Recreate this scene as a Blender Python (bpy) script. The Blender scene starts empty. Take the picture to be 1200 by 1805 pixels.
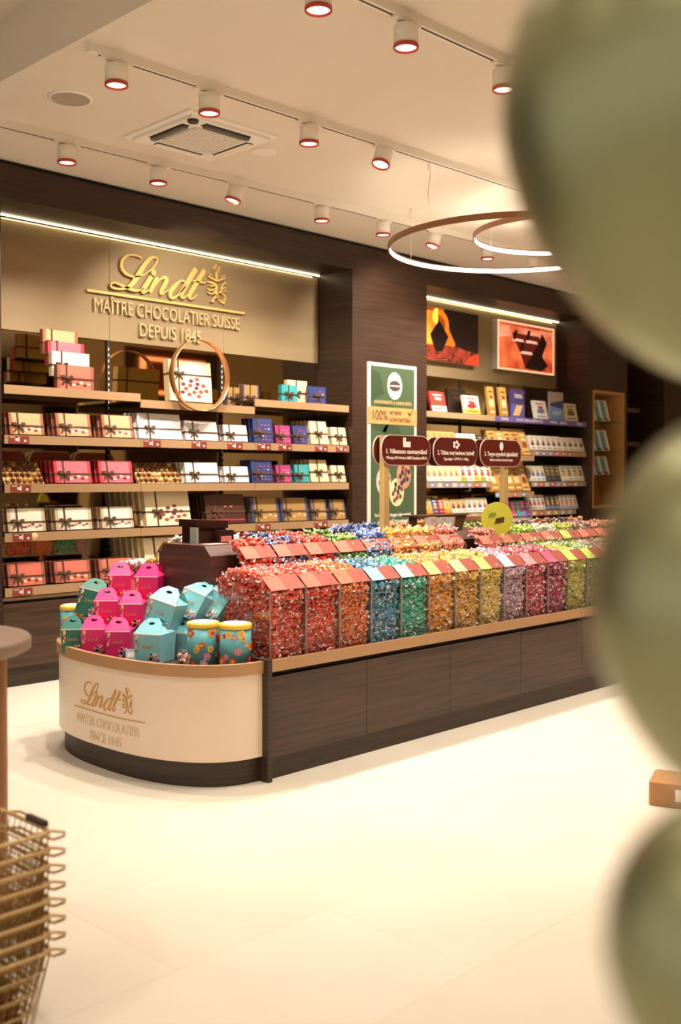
import bpy, math, random
import numpy as np
from mathutils import Vector, Matrix
random.seed(7); rng = np.random.RandomState(11)
S = bpy.context.scene
COL = S.collection
R = math.radians

# ---------------------------------------------------------------- camera
CH = 1.4; YAW = R(44.2); PIT = R(1.0); FPX = 1850.0; CX = 600.0; CY = 875.5
cd = bpy.data.cameras.new('camera'); cam = bpy.data.objects.new('camera', cd); COL.objects.link(cam)
cam.location = (0, 0, CH); cam.rotation_euler = (R(89.0), 0, R(44.2 - 90))
cd.sensor_fit = 'VERTICAL'; cd.sensor_height = 36; cd.sensor_width = 24; cd.lens = 36 * FPX / 1805
cd.shift_y = -27 / 1805; cd.clip_start = 0.05; cd.clip_end = 60
cd.dof.use_dof = True; cd.dof.focus_distance = 5.6; cd.dof.aperture_fstop = cd.lens / 17.0
S.camera = cam
S.view_settings.view_transform = 'Standard'; S.view_settings.look = 'None'
S.view_settings.exposure = 0.0; S.view_settings.gamma = 1.0; S.view_settings.use_curve_mapping = False
S.cycles.max_bounces = 9; S.cycles.transparent_max_bounces = 24; S.cycles.sample_clamp_indirect = 6
S.cycles.caustics_reflective = True; S.cycles.caustics_refractive = False

# ---------------------------------------------------------------- world: even warm ambient fill, added, entering at the open left side
w = bpy.data.worlds.new('world'); S.world = w; w.use_nodes = True
w.node_tree.nodes['Background'].inputs[0].default_value = (1.0, 0.9, 0.76, 1)
w.node_tree.nodes['Background'].inputs[1].default_value = 0.75
WARM = (1.0, 0.89, 0.765)
SPOT_W = 80.0

# measuring helper: where the sight line through a point of the photo meets a real plane of the shop
_F = Vector((math.cos(YAW)*math.cos(PIT), math.sin(YAW)*math.cos(PIT), -math.sin(PIT)))
_R = Vector((math.sin(YAW), -math.cos(YAW), 0)); _U = _R.cross(_F)
def at(px, py, ax, v):
    d = _F + _R*((px-CX)/FPX) - _U*((py-CY)/FPX)
    return Vector((0, 0, CH)) + d*((v - (0, 0, CH)[ax])/d[ax])
def XA(px, Y): return at(px, 800, 1, Y).x

# ---------------------------------------------------------------- materials
def srgb(h):
    if isinstance(h, str):
        c = [int(h[i:i+2], 16)/255 for i in (0, 2, 4)]
        return tuple(((x+.055)/1.055)**2.4 if x > .04045 else x/12.92 for x in c)
    return h
_m = {}
def mat(name, col, rough=.5, metal=0.0, emit=0, coat=0.0, spec=None):
    if name in _m: return _m[name]
    m = bpy.data.materials.new(name); m.use_nodes = True; b = m.node_tree.nodes['Principled BSDF']
    c = srgb(col)
    b.inputs['Base Color'].default_value = (*c, 1); b.inputs['Roughness'].default_value = rough
    b.inputs['Metallic'].default_value = metal; b.inputs['Coat Weight'].default_value = coat
    if spec is not None: b.inputs['Specular IOR Level'].default_value = spec
    if emit: b.inputs['Emission Color'].default_value = (*c, 1); b.inputs['Emission Strength'].default_value = emit
    _m[name] = m; return m
def noisy(name, c1, c2, scale=(3, 3, 60), rough=.5, metal=0, lo=.35, hi=.65, bump=0.0, nscale=1.0, coat=0):
    m = mat(name, c1, rough, metal, coat=coat); nt = m.node_tree; b = nt.nodes['Principled BSDF']
    g = nt.nodes.new('ShaderNodeNewGeometry'); mp = nt.nodes.new('ShaderNodeMapping'); mp.inputs['Scale'].default_value = scale
    n = nt.nodes.new('ShaderNodeTexNoise'); n.inputs['Scale'].default_value = nscale; n.inputs['Detail'].default_value = 5
    r = nt.nodes.new('ShaderNodeValToRGB'); r.color_ramp.elements[0].position = lo; r.color_ramp.elements[1].position = hi
    r.color_ramp.elements[0].color = (*srgb(c1), 1); r.color_ramp.elements[1].color = (*srgb(c2), 1)
    nt.links.new(g.outputs['Position'], mp.inputs[0]); nt.links.new(mp.outputs[0], n.inputs['Vector'])
    nt.links.new(n.outputs['Fac'], r.inputs[0]); nt.links.new(r.outputs[0], b.inputs['Base Color'])
    if bump:
        bp = nt.nodes.new('ShaderNodeBump'); bp.inputs['Strength'].default_value = bump; bp.inputs['Distance'].default_value = .01
        nt.links.new(n.outputs['Fac'], bp.inputs['Height']); nt.links.new(bp.outputs[0], b.inputs['Normal'])
    return m
def acrylic(name, tint=(.97, .97, .97), ior=1.3):
    m = bpy.data.materials.new(name); m.use_nodes = True; nt = m.node_tree; nt.nodes.clear()
    o = nt.nodes.new('ShaderNodeOutputMaterial'); mx = nt.nodes.new('ShaderNodeMixShader'); t = nt.nodes.new('ShaderNodeBsdfTransparent')
    g = nt.nodes.new('ShaderNodeBsdfGlossy'); lw = nt.nodes.new('ShaderNodeLayerWeight'); lw.inputs[0].default_value = .5; pw = nt.nodes.new('ShaderNodeMath'); pw.operation = 'POWER'; pw.inputs[1].default_value = 4; f = nt.nodes.new('ShaderNodeMath'); f.operation = 'MULTIPLY_ADD'; f.inputs[1].default_value = .35; f.inputs[2].default_value = .025; nt.links.new(lw.outputs['Facing'], pw.inputs[0]); nt.links.new(pw.outputs[0], f.inputs[0])
    t.inputs[0].default_value = (*tint, 1); g.inputs['Roughness'].default_value = .04
    nt.links.new(f.outputs[0], mx.inputs[0]); nt.links.new(t.outputs[0], mx.inputs[1]); nt.links.new(g.outputs[0], mx.inputs[2])
    nt.links.new(mx.outputs[0], o.inputs[0]); _m[name] = m; return m

M_wood = noisy('dark_walnut', '26170f', '422b1d', (2.2, 2.2, 70), .42, lo=.3, hi=.7, bump=.08)
M_woodc = noisy('counter_walnut', '332216', '513826', (2.4, 2.4, 60), .45, lo=.3, hi=.7, bump=.08)
M_plinth = noisy('plinth_walnut', '2c1f17', '40301f', (2.2, 2.2, 60), .5)
M_tan = noisy('bronze_shelf_edge', 'a6845f', 'ad8b66', (1, 1, 4), .5)
M_rim = noisy('bronze_counter_rim', 'ac8259', 'b48b62', (1, 1, 4), .42)
M_black = mat('black_gap', '0c0908', .7)
M_ceil = noisy('ceiling_paint', 'e2d7c6', 'e6dccc', (1, 1, 1), .9)
M_white = mat('white_lamp_body', 'efe6d8', .5)
M_panel = noisy('champagne_panel', 'a08a68', 'a8926e', (.6, .6, 5), .42, .3)
M_mirror = mat('smoked_mirror', 'b9a888', .03, 1.0)
M_gold = mat('gold_letter', 'f6d480', .36, .35)
M_goldt = mat('champagne_letter', 'd8c090', .4, .3)
M_copper = mat('polished_copper', 'dca070', .28, .9)
M_redring = mat('copper_red_ring', 'c2452e', .35, .3)
M_lampglow = mat('lamp_glow', 'ffe0cc', .5, emit=4)
M_led = mat('led_white', 'fff3e4', .5, emit=9)
M_cove = mat('cove_led', 'ffebba', .5, emit=9)
M_cream = mat('cream_lacquer', 'ead4be', .32)
M_edge = mat('acrylic_edge', '8f8378', .3)
M_acr = acrylic('clear_acrylic')
M_ribbon = mat('dark_satin_ribbon', '5a4636', .26, coat=.5)
M_maroon = mat('maroon_sign', '5c150f', .4)
M_maroonb = mat('maroon_sign_edge', 'd8c6b4', .4)
M_pricel = mat('price_label', '8a3a32', .5)
M_paper = mat('white_print', 'f6efe2', .5)
M_goldpole = mat('brushed_gold_pole', 'c8a66c', .4, .1)
M_beige = noisy('beige_wall', 'cdb58e', 'd4bd97', (1, 1, 1), .8)

# floor tiles
def floor_mat():
    m = mat('floor_tiles', 'efe3cc', .38); nt = m.node_tree; b = nt.nodes['Principled BSDF']
    g = nt.nodes.new('ShaderNodeNewGeometry'); br = nt.nodes.new('ShaderNodeTexBrick')
    br.inputs['Scale'].default_value = 1; br.inputs['Brick Width'].default_value = 1.2; br.inputs['Row Height'].default_value = .6
    br.inputs['Mortar Size'].default_value = .0025; br.inputs['Color1'].default_value = (*srgb('e2d9c9'), 1)
    br.inputs['Color2'].default_value = (*srgb('ddd4c3'), 1); br.inputs['Mortar'].default_value = (*srgb('d9cab0'), 1); br.inputs['Bias'].default_value = 0
    n = nt.nodes.new('ShaderNodeTexNoise'); n.inputs['Scale'].default_value = 1.4; n.inputs['Detail'].default_value = 6
    mx = nt.nodes.new('ShaderNodeMix'); mx.data_type = 'RGBA'; mx.blend_type = 'MULTIPLY'; mx.inputs['Factor'].default_value = .35
    rr = nt.nodes.new('ShaderNodeValToRGB'); rr.color_ramp.elements[0].color = (.78, .74, .68, 1); rr.color_ramp.elements[0].position = .3; rr.color_ramp.elements[1].position = .65
    nt.links.new(g.outputs['Position'], br.inputs['Vector']); nt.links.new(g.outputs['Position'], n.inputs['Vector'])
    nt.links.new(n.outputs['Fac'], rr.inputs[0]); nt.links.new(br.outputs['Color'], mx.inputs['A']); nt.links.new(rr.outputs[0], mx.inputs['B'])
    nt.links.new(mx.outputs['Result'], b.inputs['Base Color']); return m
M_floor = floor_mat()

# ---------------------------------------------------------------- mesh builder
class MB:
    def __init__(s): s.v = []; s.f = []; s.mi = []; s.mats = []; s.sm = []
    def m(s, m):
        if m not in s.mats: s.mats.append(m)
        return s.mats.index(m)
    def add(s, vs, fs, m, smooth=False):
        o = len(s.v); k = s.m(m); s.v += [tuple(p) for p in vs]
        for f in fs: s.f.append(tuple(i+o for i in f)); s.mi.append(k); s.sm.append(smooth)
        return s
    def box(s, x0, x1, y0, y1, z0, z1, m, T=None, bev=0):
        if bev: return s.bbox(x0, x1, y0, y1, z0, z1, m, bev, T)
        vs = [Vector(p) for p in ((x0,y0,z0),(x1,y0,z0),(x1,y1,z0),(x0,y1,z0),(x0,y0,z1),(x1,y0,z1),(x1,y1,z1),(x0,y1,z1))]
        if T: vs = [T @ p for p in vs]
        return s.add(vs, [(0,3,2,1),(4,5,6,7),(0,1,5,4),(1,2,6,5),(2,3,7,6),(3,0,4,7)], m)
    def bbox(s, x0, x1, y0, y1, z0, z1, m, b, T=None):   # box with chamfered upright edges
        pts = [(x0+b,y0),(x1-b,y0),(x1,y0+b),(x1,y1-b),(x1-b,y1),(x0+b,y1),(x0,y1-b),(x0,y0+b)]
        return s.prism(pts, z0, z1, m, T)
    def prism(s, pts, z0, z1, m, T=None, smooth=False):
        n = len(pts); vs = [Vector((x, y, z0)) for x, y in pts] + [Vector((x, y, z1)) for x, y in pts]
        if T: vs = [T @ p for p in vs]
        return s.add(vs, [tuple(range(n-1, -1, -1)), tuple(range(n, 2*n))] , m).add([], [], m) if False else s._pr(vs, n, m, smooth)
    def _pr(s, vs, n, m, smooth):
        o = len(s.v); k = s.m(m); s.v += [tuple(p) for p in vs]
        s.f.append(tuple(o+i for i in range(n-1, -1, -1))); s.f.append(tuple(o+n+i for i in range(n))); s.mi += [k, k]; s.sm += [False, False]
        for i in range(n):
            j = (i+1) % n; s.f.append((o+i, o+j, o+n+j, o+n+i)); s.mi.append(k); s.sm.append(smooth)
        return s
    def plate(s, pts, y0, y1, m, T=None):      # polygon in the x,z plane with depth y0..y1
        TT = Matrix(((1,0,0,0),(0,0,1,0),(0,1,0,0),(0,0,0,1)))
        return s.prism(pts, y0, y1, m, (T @ TT) if T else TT)
    def lathe(s, prof, m, c=(0,0,0), n=24, smooth=True, T=None):
        vs = []; fs = []
        for r, z in prof:
            for i in range(n):
                a = 2*math.pi*i/n; vs.append(Vector((c[0]+r*math.cos(a), c[1]+r*math.sin(a), c[2]+z)))
        for k in range(len(prof)-1):
            for i in range(n):
                j = (i+1) % n; fs.append((k*n+i, k*n+j, (k+1)*n+j, (k+1)*n+i))
        if T: vs = [T @ p for p in vs]
        return s.add(vs, fs, m, smooth)
    def disc(s, r, z, m, c=(0,0,0), n=24, T=None, up=True):
        vs = [Vector((c[0]+r*math.cos(2*math.pi*i/n), c[1]+r*math.sin(2*math.pi*i/n), c[2]+z)) for i in range(n)]
        if T: vs = [T @ p for p in vs]
        return s.add(vs, [tuple(range(n)) if up else tuple(range(n-1, -1, -1))], m)
    def tube(s, path, r, m, n=6, closed=False):
        P = [Vector(p) for p in path]; vs = []; fs = []; N = len(P)
        for i, p in enumerate(P):
            a = P[(i-1) % N] if (closed or i > 0) else p; b = P[(i+1) % N] if (closed or i < N-1) else p
            t = (b-a).normalized(); u = t.cross(Vector((0, 0, 1)))
            if u.length < .1: u = t.cross(Vector((1, 0, 0)))
            u.normalize(); v = t.cross(u)
            for k in range(n):
                an = 2*math.pi*k/n; vs.append(p+(u*math.cos(an)+v*math.sin(an))*r)
        for i in range(N if closed else N-1):
            j = (i+1) % N
            for k in range(n):
                l = (k+1) % n; fs.append((i*n+k, i*n+l, j*n+l, j*n+k))
        if not closed: fs += [tuple(range(n)), tuple((N-1)*n+k for k in range(n-1, -1, -1))]
        return s.add(vs, fs, m, True)
    def build(s, name, parent=None, loc=None, rot=None):
        me = bpy.data.meshes.new(name); me.from_pydata(s.v, [], s.f)
        for m in s.mats: me.materials.append(m)
        me.polygons.foreach_set('material_index', s.mi); me.polygons.foreach_set('use_smooth', s.sm); me.update()
        o = bpy.data.objects.new(name, me); COL.objects.link(o)
        if parent: o.parent = parent
        if loc is not None: o.location = loc
        if rot is not None: o.rotation_euler = rot
        return o
def tag(o, label, cat, group=None, kind=None):
    o['label'] = label; o['category'] = cat
    if group: o['group'] = group
    if kind: o['kind'] = kind
    return o
def struct(o): o['kind'] = 'structure'; return o
def empty(name, loc, rot=(0, 0, 0)):
    o = bpy.data.objects.new(name, None); COL.objects.link(o); o.location = loc; o.rotation_euler = rot; o.empty_display_size = .05; return o
def clone(o, parent=None):
    c = o.copy(); COL.objects.link(c); c.parent = parent
    for k in ('label', 'category', 'group'):
        if k in c and parent is None: del c[k]
    for ch in KIDS.get(o.name, []): clone(ch, c)
    return c
KIDS = {}
def kid(o, p): KIDS.setdefault(p.name, []).append(o); return o
def kids_of(root):
    KIDS[root.name] = [o for o in list(COL.objects) if o.parent == root]
    for k in KIDS[root.name]: kids_of(k)
def text_mesh(txt, size, ext, m, align='CENTER', width=1.0, shear=0, space=1.0, offset=0):
    c = bpy.data.curves.new('lettering', 'FONT'); c.body = txt; c.size = size; c.extrude = ext; c.align_x = align; c.shear = shear
    c.space_character = space; c.resolution_u = 3; c.offset = offset
    o = bpy.data.objects.new('tmp', c); COL.objects.link(o)
    bpy.context.view_layer.update()
    me = bpy.data.meshes.new_from_object(o.evaluated_get(bpy.context.evaluated_depsgraph_get()))
    bpy.data.objects.remove(o); me.materials.clear(); me.materials.append(m)
    for v in me.vertices: v.co.x *= width
    return me
def text_obj(name, txt, size, m, loc, parent, ext=.001, rot=(R(90), 0, 0), width=1.0, align='CENTER', fit=None, **k):
    me = text_mesh(txt, size, ext, m, align, width, **k)
    if fit:
        xs = [v.co.x for v in me.vertices]; f = fit/(max(xs)-min(xs))
        for v in me.vertices: v.co.x *= f
    o = bpy.data.objects.new(name, me); COL.objects.link(o); o.parent = parent; o.location = loc; o.rotation_euler = rot; return o

# ================================================================= SETTING
YW = 6.42; XL = 3.405; X1 = 6.753; X2 = 7.784; X3 = 10.722; X4 = 11.611; YP = 6.856; YM = 6.875; ZC = 3.5; ZN = 3.247
struct(MB().box(-6, 16, -3, 8.6, -.1, 0, M_floor).build('floor'))
c = MB(); c.box(2.756, 16, -3, 8.6, ZC, 3.9, M_ceil); c.box(-6, 2.756, -3, 8.6, 3.82, 3.9, M_ceil)
struct(c.build('ceiling'))
b = MB()   # back wall: header, pillars and the niche linings in one timber skin
b.box(-1, XL, YW, 7.3, 0, ZC-.03, M_wood)
b.box(XL, X1, YW, 7.3, ZN, ZC-.03, M_wood); b.box(X1, X2, YW, 7.3, 0, ZC-.03, M_wood)
b.box(X2, X3, YW, 7.3, ZN, ZC-.03, M_wood)
b.box(XL, X1, YM+.02, 7.3, 0, ZN, M_wood); b.box(X2, X3, YM+.02, 7.3, 0, ZN, M_wood)
b.box(X3, 10.81, YW, 7.3, 0, ZC-.03, M_wood); b.box(11.53, X4, YW, 7.3, 0, ZC-.03, M_wood)
b.box(10.81, 11.53, YW, 7.3, 2.43, ZC-.03, M_wood); b.box(10.81, 11.53, 6.75, 7.3, 0, 2.43, M_wood); b.box(10.81, 11.53, YW, 6.75, 0, 1.05, M_wood)
b.box(X4, 12.55, 7.1, 7.3, 0, ZC-.03, M_wood); b.box(12.55, 16, YW, 7.3, 0, ZC-.03, M_wood); b.box(X4, 12.55, YW, 7.3, 3.25, ZC-.03, M_wood)
struct(b.build('wall_back'))
struct(MB().box(-1, 16, YW+.03, 7.3, ZC-.03, ZC, M_black).build('trim_1'))       # shadow gap under the ceiling
o = MB(); o.box(-6, 16, -3, -2.9, 0, 3.9, M_beige); o.box(-6, 16, -2.9, -2.86, 2.9, 3.45, M_wood)
for x in (4.5, 9.6, 13.2): o.box(x, x+1.4, -2.9, -2.85, 0, 2.9, M_wood)
struct(o.build('wall_front'))
struct(MB().box(15.9, 16, -2.9, YW, 0, 3.5, M_beige).build('wall_right'))
for i, (a, bb) in enumerate(((XL, X1), (X2, X3))):
    m = MB().box(a+.004, bb-.004, YM, YM+.015, .6, ZN-.01, M_mirror)
    o = m.build('wall_mirror'); tag(o, ['smoked mirror behind the ribboned gift box shelves', 'smoked mirror behind the chocolate bar shelves'][i], 'mirror')

# ---- backlit sign panel over niche one and two
def sign_panel(a, bb, seams, lab):
    m = MB(); xs = [a+.006]+seams+[bb-.006]
    for x0, x1 in zip(xs, xs[1:]): m.box(x0+.0015, x1-.0015, YP-.006, YM-.002, 2.45, 3.222, M_panel)
    t = m.build('metal_fascia'); tag(t, lab, 'panel')
    MB().box(a+.01, bb-.01, YP-.034, YP-.022, 3.2385, 3.246, M_cove).build('light_strip', t)['label'] = 'warm glowing cove strip'
    return t
panel1 = sign_panel(XL, X1, [4.521, 5.639], 'champagne metal fascia carrying the large gold logo')
panel2 = sign_panel(X2, X3, [], 'champagne metal fascia behind the two orange light boxes')

# ---- logo drawn as calligraphic strokes
def smooth(pts, n=8):
    out = []; P = [pts[0]]+list(pts)+[pts[-1]]
    for i in range(1, len(P)-2):
        p0, p1, p2, p3 = P[i-1], P[i], P[i+1], P[i+2]
        for k in range(n):
            t = k/n
            out.append(tuple(.5*((2*b_)+(-a_+c_)*t+(2*a_-5*b_+4*c_-d_)*t*t+(-a_+3*b_-3*c_+d_)*t**3) for a_, b_, c_, d_ in zip(p0, p1, p2, p3)))
    out.append(tuple(pts[-1])); return out
# (x, y, width) in tracing units of the photographed sign
STR = [
 [(465,116,4),(432,99,7),(388,97,9),(356,122,12),(350,165,12),(375,200,11),(420,216,8),(470,206,6),(520,170,6),(547,130,7),(541,110,9),(512,114,13),(472,158,20),(440,210,23),(408,256,19),(372,279,12),(330,284,8),(296,276,7),(290,260,6),(312,250,7),(360,268,11),(405,288,13),(440,293,9),(478,280,4)],
 [(516,215,20),(492,252,20),(468,290,17),(474,304,10),(507,287,4)],
 [(549,220,18),(528,260,19),(506,302,17)],
 [(535,268,4),(560,236,7),(584,220,13),(601,232,19),(586,266,19),(570,296,16),(574,312,9),(617,284,4)],
 [(706,246,8),(680,239,10),(645,268,18),(620,308,19),(630,334,13),(662,320,8),(706,268,7)],
 [(764,172,22),(724,237,22),(688,302,20),(684,328,13),(698,334,8),(722,312,4)],
 [(811,180,20),(768,250,20),(730,314,18),(730,334,12),(746,338,7),(772,314,4)],
 [(745,240,7),(778,246,8),(815,251,7)]]
DOT = (527, 194, 13)
LION = [
 [(880,150,5),(870,175,9),(880,200,13),(880,232,6)], [(862,160,4),(872,190,6)], [(898,160,4),(888,190,6)],
 [(832,210,6),(850,222,9),(880,240,9)], [(928,222,6),(910,230,9),(880,240,9)], [(838,200,5),(858,212,5)], [(925,210,5),(902,220,5)],
 [(828,245,6),(850,248,10),(870,258,12),(880,275,12),(876,300,13),(886,325,12),(894,345,9)],
 [(838,262,5),(856,268,6),(868,262,5)],
 [(868,285,7),(845,292,6),(830,282,6)], [(872,298,8),(852,312,6),(832,302,6)],
 [(884,320,10),(868,335,8),(862,352,7),(848,352,5)], [(890,330,10),(900,350,8),(918,362,8),(926,356,5)],
 [(888,305,6),(905,300,7),(908,280,8),(915,262,7),(930,250,6)], [(910,285,5),(930,275,5)], [(908,296,5),(930,295,5)], [(905,305,5),(922,318,6),(928,340,7),(912,350,6)]]
def stroke_poly(st, mapf, wf):
    P = smooth(st, 6); L = []; Rr = []
    for i, p in enumerate(P):
        a = P[max(i-1, 0)]; c_ = P[min(i+1, len(P)-1)]
        A = mapf(a[0], a[1]); B = mapf(c_[0], c_[1]); C_ = mapf(p[0], p[1])
        d = (B-A); d.normalize(); n = Vector((-d.y, d.x)); h = p[2]*wf/2
        L.append(C_+n*h); Rr.append(C_-n*h)
    return L, Rr
def logo_mesh(strokes, mapf, wf, place, depth, m, dots=()):
    mb = MB()
    for st in strokes:
        L, Rr = stroke_poly(st, mapf, wf); n = len(L)
        vs = [place(p.x, p.y, 0) for p in L]+[place(p.x, p.y, 0) for p in Rr]+[place(p.x, p.y, depth) for p in L]+[place(p.x, p.y, depth) for p in Rr]
        fs = []
        for i in range(n-1):
            fs += [(2*n+i, 2*n+i+1, 3*n+i+1, 3*n+i), (i, i+1, 2*n+i+1, 2*n+i), (n+i+1, n+i, 3*n+i, 3*n+i+1)]
        fs += [(0, 2*n, 3*n, n), (n-1, 2*n-1, 4*n-1, 3*n-1)]
        mb.add(vs, fs, m)
    for (x, y, r) in dots:
        c_ = mapf(x, y); k = 14; r = r*wf
        ring = [(c_.x+r*math.cos(2*math.pi*i/k), c_.y+r*math.sin(2*math.pi*i/k)) for i in range(k)]
        vs = [place(p, q, 0) for p, q in ring]+[place(p, q, depth) for p, q in ring]
        mb.add(vs, [tuple(range(k, 2*k))]+[(i, (i+1) % k, k+(i+1) % k, k+i) for i in range(k)], m)
    return mb
def wallmap(x, y):
    p = at(100+x/3.158, 420+y/3.158, 1, YP-.01); return Vector((p.x, p.z))
wfw = .00178
tg = empty('logo_sign', (5.08, YP-.012, 2.8))
tag(tg, 'large gold brand logo with lion crest mounted on champagne fascia', 'sign')
def plw(x, z, d): return (x-5.08, -.012-d+.006, z-2.8)
logo_mesh(STR, wallmap, wfw, plw, .022, M_gold, [DOT]).build('script_lettering', tg)
logo_mesh(LION, wallmap, wfw, plw, .018, M_gold).build('lion_crest', tg)
MB().box(-.77, .77, -.022, -.004, -.006, .012, M_gold).build('underline_bar', tg)
text_obj('capital_lettering', 'MAÎTRE CHOCOLATIER SUISSE', .145, M_goldt, (0, -.014, -.143), tg, ext=.008, fit=1.42)
text_obj('capital_lettering', 'DEPUIS 1845', .145, M_goldt, (-.0, -.014, -.293), tg, ext=.008, fit=.6)

# ---- light boxes in niche two
def lightbox(x0, x1, z0, z1, lab):
    t = empty('light_box', ((x0+x1)/2, YP-.006, z0)); tag(t, lab, 'light box')
    w_ = (x1-x0)/2; h = z1-z0
    MB().box(-w_, w_, -.07, 0, 0, h, mat('box_frame', 'c9c2b2', .4, .3)).build('frame', t)
    return t, w_, h
def glow(name, c1, e): return mat(name, c1, .4, emit=e)
def glow2(name, c1, c2, e, sc=3.5):     # mottled backlit print
    m = noisy(name, c1, c2, (1, 1, 1), .4, lo=.38, hi=.62, nscale=sc); b = m.node_tree.nodes['Principled BSDF']
    m.node_tree.links.new(b.inputs['Base Color'].links[0].from_socket, b.inputs['Emission Color']); b.inputs['Emission Strength'].default_value = e; return m
t, w_, h = lightbox(8.0, 9.079, 2.6, 3.14, 'dark orange light box with orange slice and pointed chocolate')
f = MB(); Y0 = -.0715
f.box(-w_, w_, Y0, -.07, 0, h, glow('lb_dark', '241410', .25))
f.plate([(-w_, 0), (.1, 0), (.14, .2), (-.02, .42), (-.05, h), (-w_, h)], Y0-.001, Y0, glow2('lb_orange', '8c3410', 'd8701c', .8, 3.0))
f.plate([(-w_, .1), (-.12, .12), (-.06, .3), (-.2, .5), (-w_, .5)], Y0-.002, Y0, glow2('lb_amber', 'e87818', 'ffb03c', 1.0, 4.0))
f.plate([(-w_, 0), (w_, 0), (w_, .12), (.15, .17), (-.3, .16), (-w_, .13)], Y0-.003, Y0, glow2('lb_liquid', '3c120c', 'a03c28', .6, 9.0))
f.plate([(.3, 0), (w_, 0), (w_, .13), (.38, .08)], Y0-.0035, Y0, glow('lb_red', 'd83a20', .8))
for rr in (.1, .17, .25):
    pts = [(-.17+rr*math.cos(a*.2618), .085+rr*.3*math.sin(a*.2618)) for a in range(24)]
    f.tube([(p[0], Y0-.004, p[1]) for p in pts], .004, glow('lb_ring', 'b8472e', .8), 4, True)
def arc(cx, cz, r0, a0, a1, n=14): return [(cx+r0*math.cos(R(a0+(a1-a0)*i/n)), cz+r0*math.sin(R(a0+(a1-a0)*i/n))) for i in range(n+1)]
f.plate(arc(-.12, .37, .15, -60, 130)+arc(-.12, .37, .10, 130, -60), Y0-.005, Y0, glow('lb_peel', 'ff7a1c', 1.0))
f.plate(arc(-.15, .45, .085, 90, 270), Y0-.006, Y0, glow('lb_slice', 'ffd24a', 1.2))
f.plate([(-.13, .42), (.02, .26), (-.08, .1), (-.19, .1), (-.27, .26)], Y0-.008, Y0, glow('lb_choc', '1c0d0a', .2))
f.build('printed_picture', t)
t, w_, h = lightbox(9.43, 10.55, 2.6, 3.141, 'glowing red light box picturing a broken chocolate bar')
f = MB()
f.box(-w_, w_, Y0, -.07, 0, h, glow('lb_edge', 'ffb48c', 1.3))
f.box(-w_+.03, w_-.03, Y0-.001, Y0, .02, h-.02, glow2('lb_rust', 'a82c14', 'e87040', .95, 4.5))
f.plate([(-w_+.03, .35), (0, .42), (w_-.03, .3), (w_-.03, h-.05), (-w_+.03, h-.05)], Y0-.0015, Y0, glow2('lb_salmon', 'c8502c', 'f0a07c', .95, 3.5))
f.plate([(-.3, .42), (.24, .42), (.34, .28), (.1, .1), (-.04, .06), (-.14, .22)], Y0-.003, Y0, glow('lb_bar', '6a1c14', .5))
for x, z in ((-.2, .33), (.07, .33), (-.03, .2)):
    f.plate([(x-.1, z), (x+.14, z), (x+.12, z+.03), (x-.08, z+.03)], Y0-.005, Y0, glow('lb_gloss', 'f0b8a4', .9))
f.plate([(.3, .46), (.4, .36), (.3, .2), (.42, .1), (.3, .03), (-.05, .04), (.1, .2), (.22, .32)], Y0-.006, Y0, glow('lb_deep', '2a0c0a', .25))
for x, z in ((-.28, .4), (-.02, .42), (-.14, .28)): f.plate([(x, z-.06), (x+.05, z-.05), (x+.09, z+.05), (x+.04, z+.05)], Y0-.006, Y0, glow('lb_deep', '2a0c0a', .25))
f.build('printed_picture', t)

# ---- green poster on the pillar
t = empty('pillar_poster', (7.278, YW-.004, .55)); tag(t, 'tall green cocoa sourcing poster on the dark pillar', 'poster')
G = mat('poster_green', '45573c', .45); G2 = mat('poster_dark_green', '36482f', .45)
p = MB(); p.box(-.336, .336, -.012, .004, 0, 1.9, mat('poster_border', 'e9dfc8', .5)); p.box(-.303, .303, -.014, -.01, .03, 1.87, G)
p.plate([(-.3, 1.55), (-.12, 1.62), (-.18, 1.8), (-.3, 1.84)], -.015, -.01, G2); p.plate(arc(-.12, 1.42, .14, 20, 200)+[(-.3, 1.3), (-.1, 1.27)], -.015, -.01, G2)
p.plate(arc(-.02, 1.22, .14, 10, 190), -.015, -.01, G2)
p.build('board', t)
MB().box(-.336, .336, -.017, -.01, 1.345, 1.5, mat('poster_copper', 'd6a264', .35, .2)).build('copper_band', t)
oval = [(.1*math.cos(a*.2618)+.02, .125*math.sin(a*.2618)+1.7) for a in range(24)]
lid = [(.08*math.cos(a*.2618)+.02, .05*math.sin(a*.2618)+1.7) for a in range(24)]
MB().plate(oval, -.018, -.01, M_paper).plate(lid, -.02, -.01, mat('emblem_brown', '4a3a34', .5)).box(-.05, .09, -.021, -.01, 1.695, 1.705, M_paper).build('cocoa_emblem', t)
MP = M_paper; MD = mat('ink_brown', '4a3524', .6)
text_obj('poster_text', 'A KAKAÓBABTÓL A CSOKOLÁDÉIG', .042, mat('poster_gold', 'd9b873', .5), (.0, -.016, 1.53), t, fit=.52)
text_obj('poster_text', '100%', .13, MD, (-.19, -.0185, 1.38), t, fit=.2)
text_obj('poster_text', 'NYOMON', .05, MD, (.03, -.0185, 1.435), t, fit=.16)
text_obj('poster_text', 'KÖVETHETŐSÉG', .05, MD, (.1, -.0185, 1.37), t, fit=.3)
MB().plate([(.2, 1.46), (.215, 1.47), (.23, 1.45), (.285, 1.5), (.235, 1.425)], -.019, -.01, MD).build('tick', t)
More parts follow.
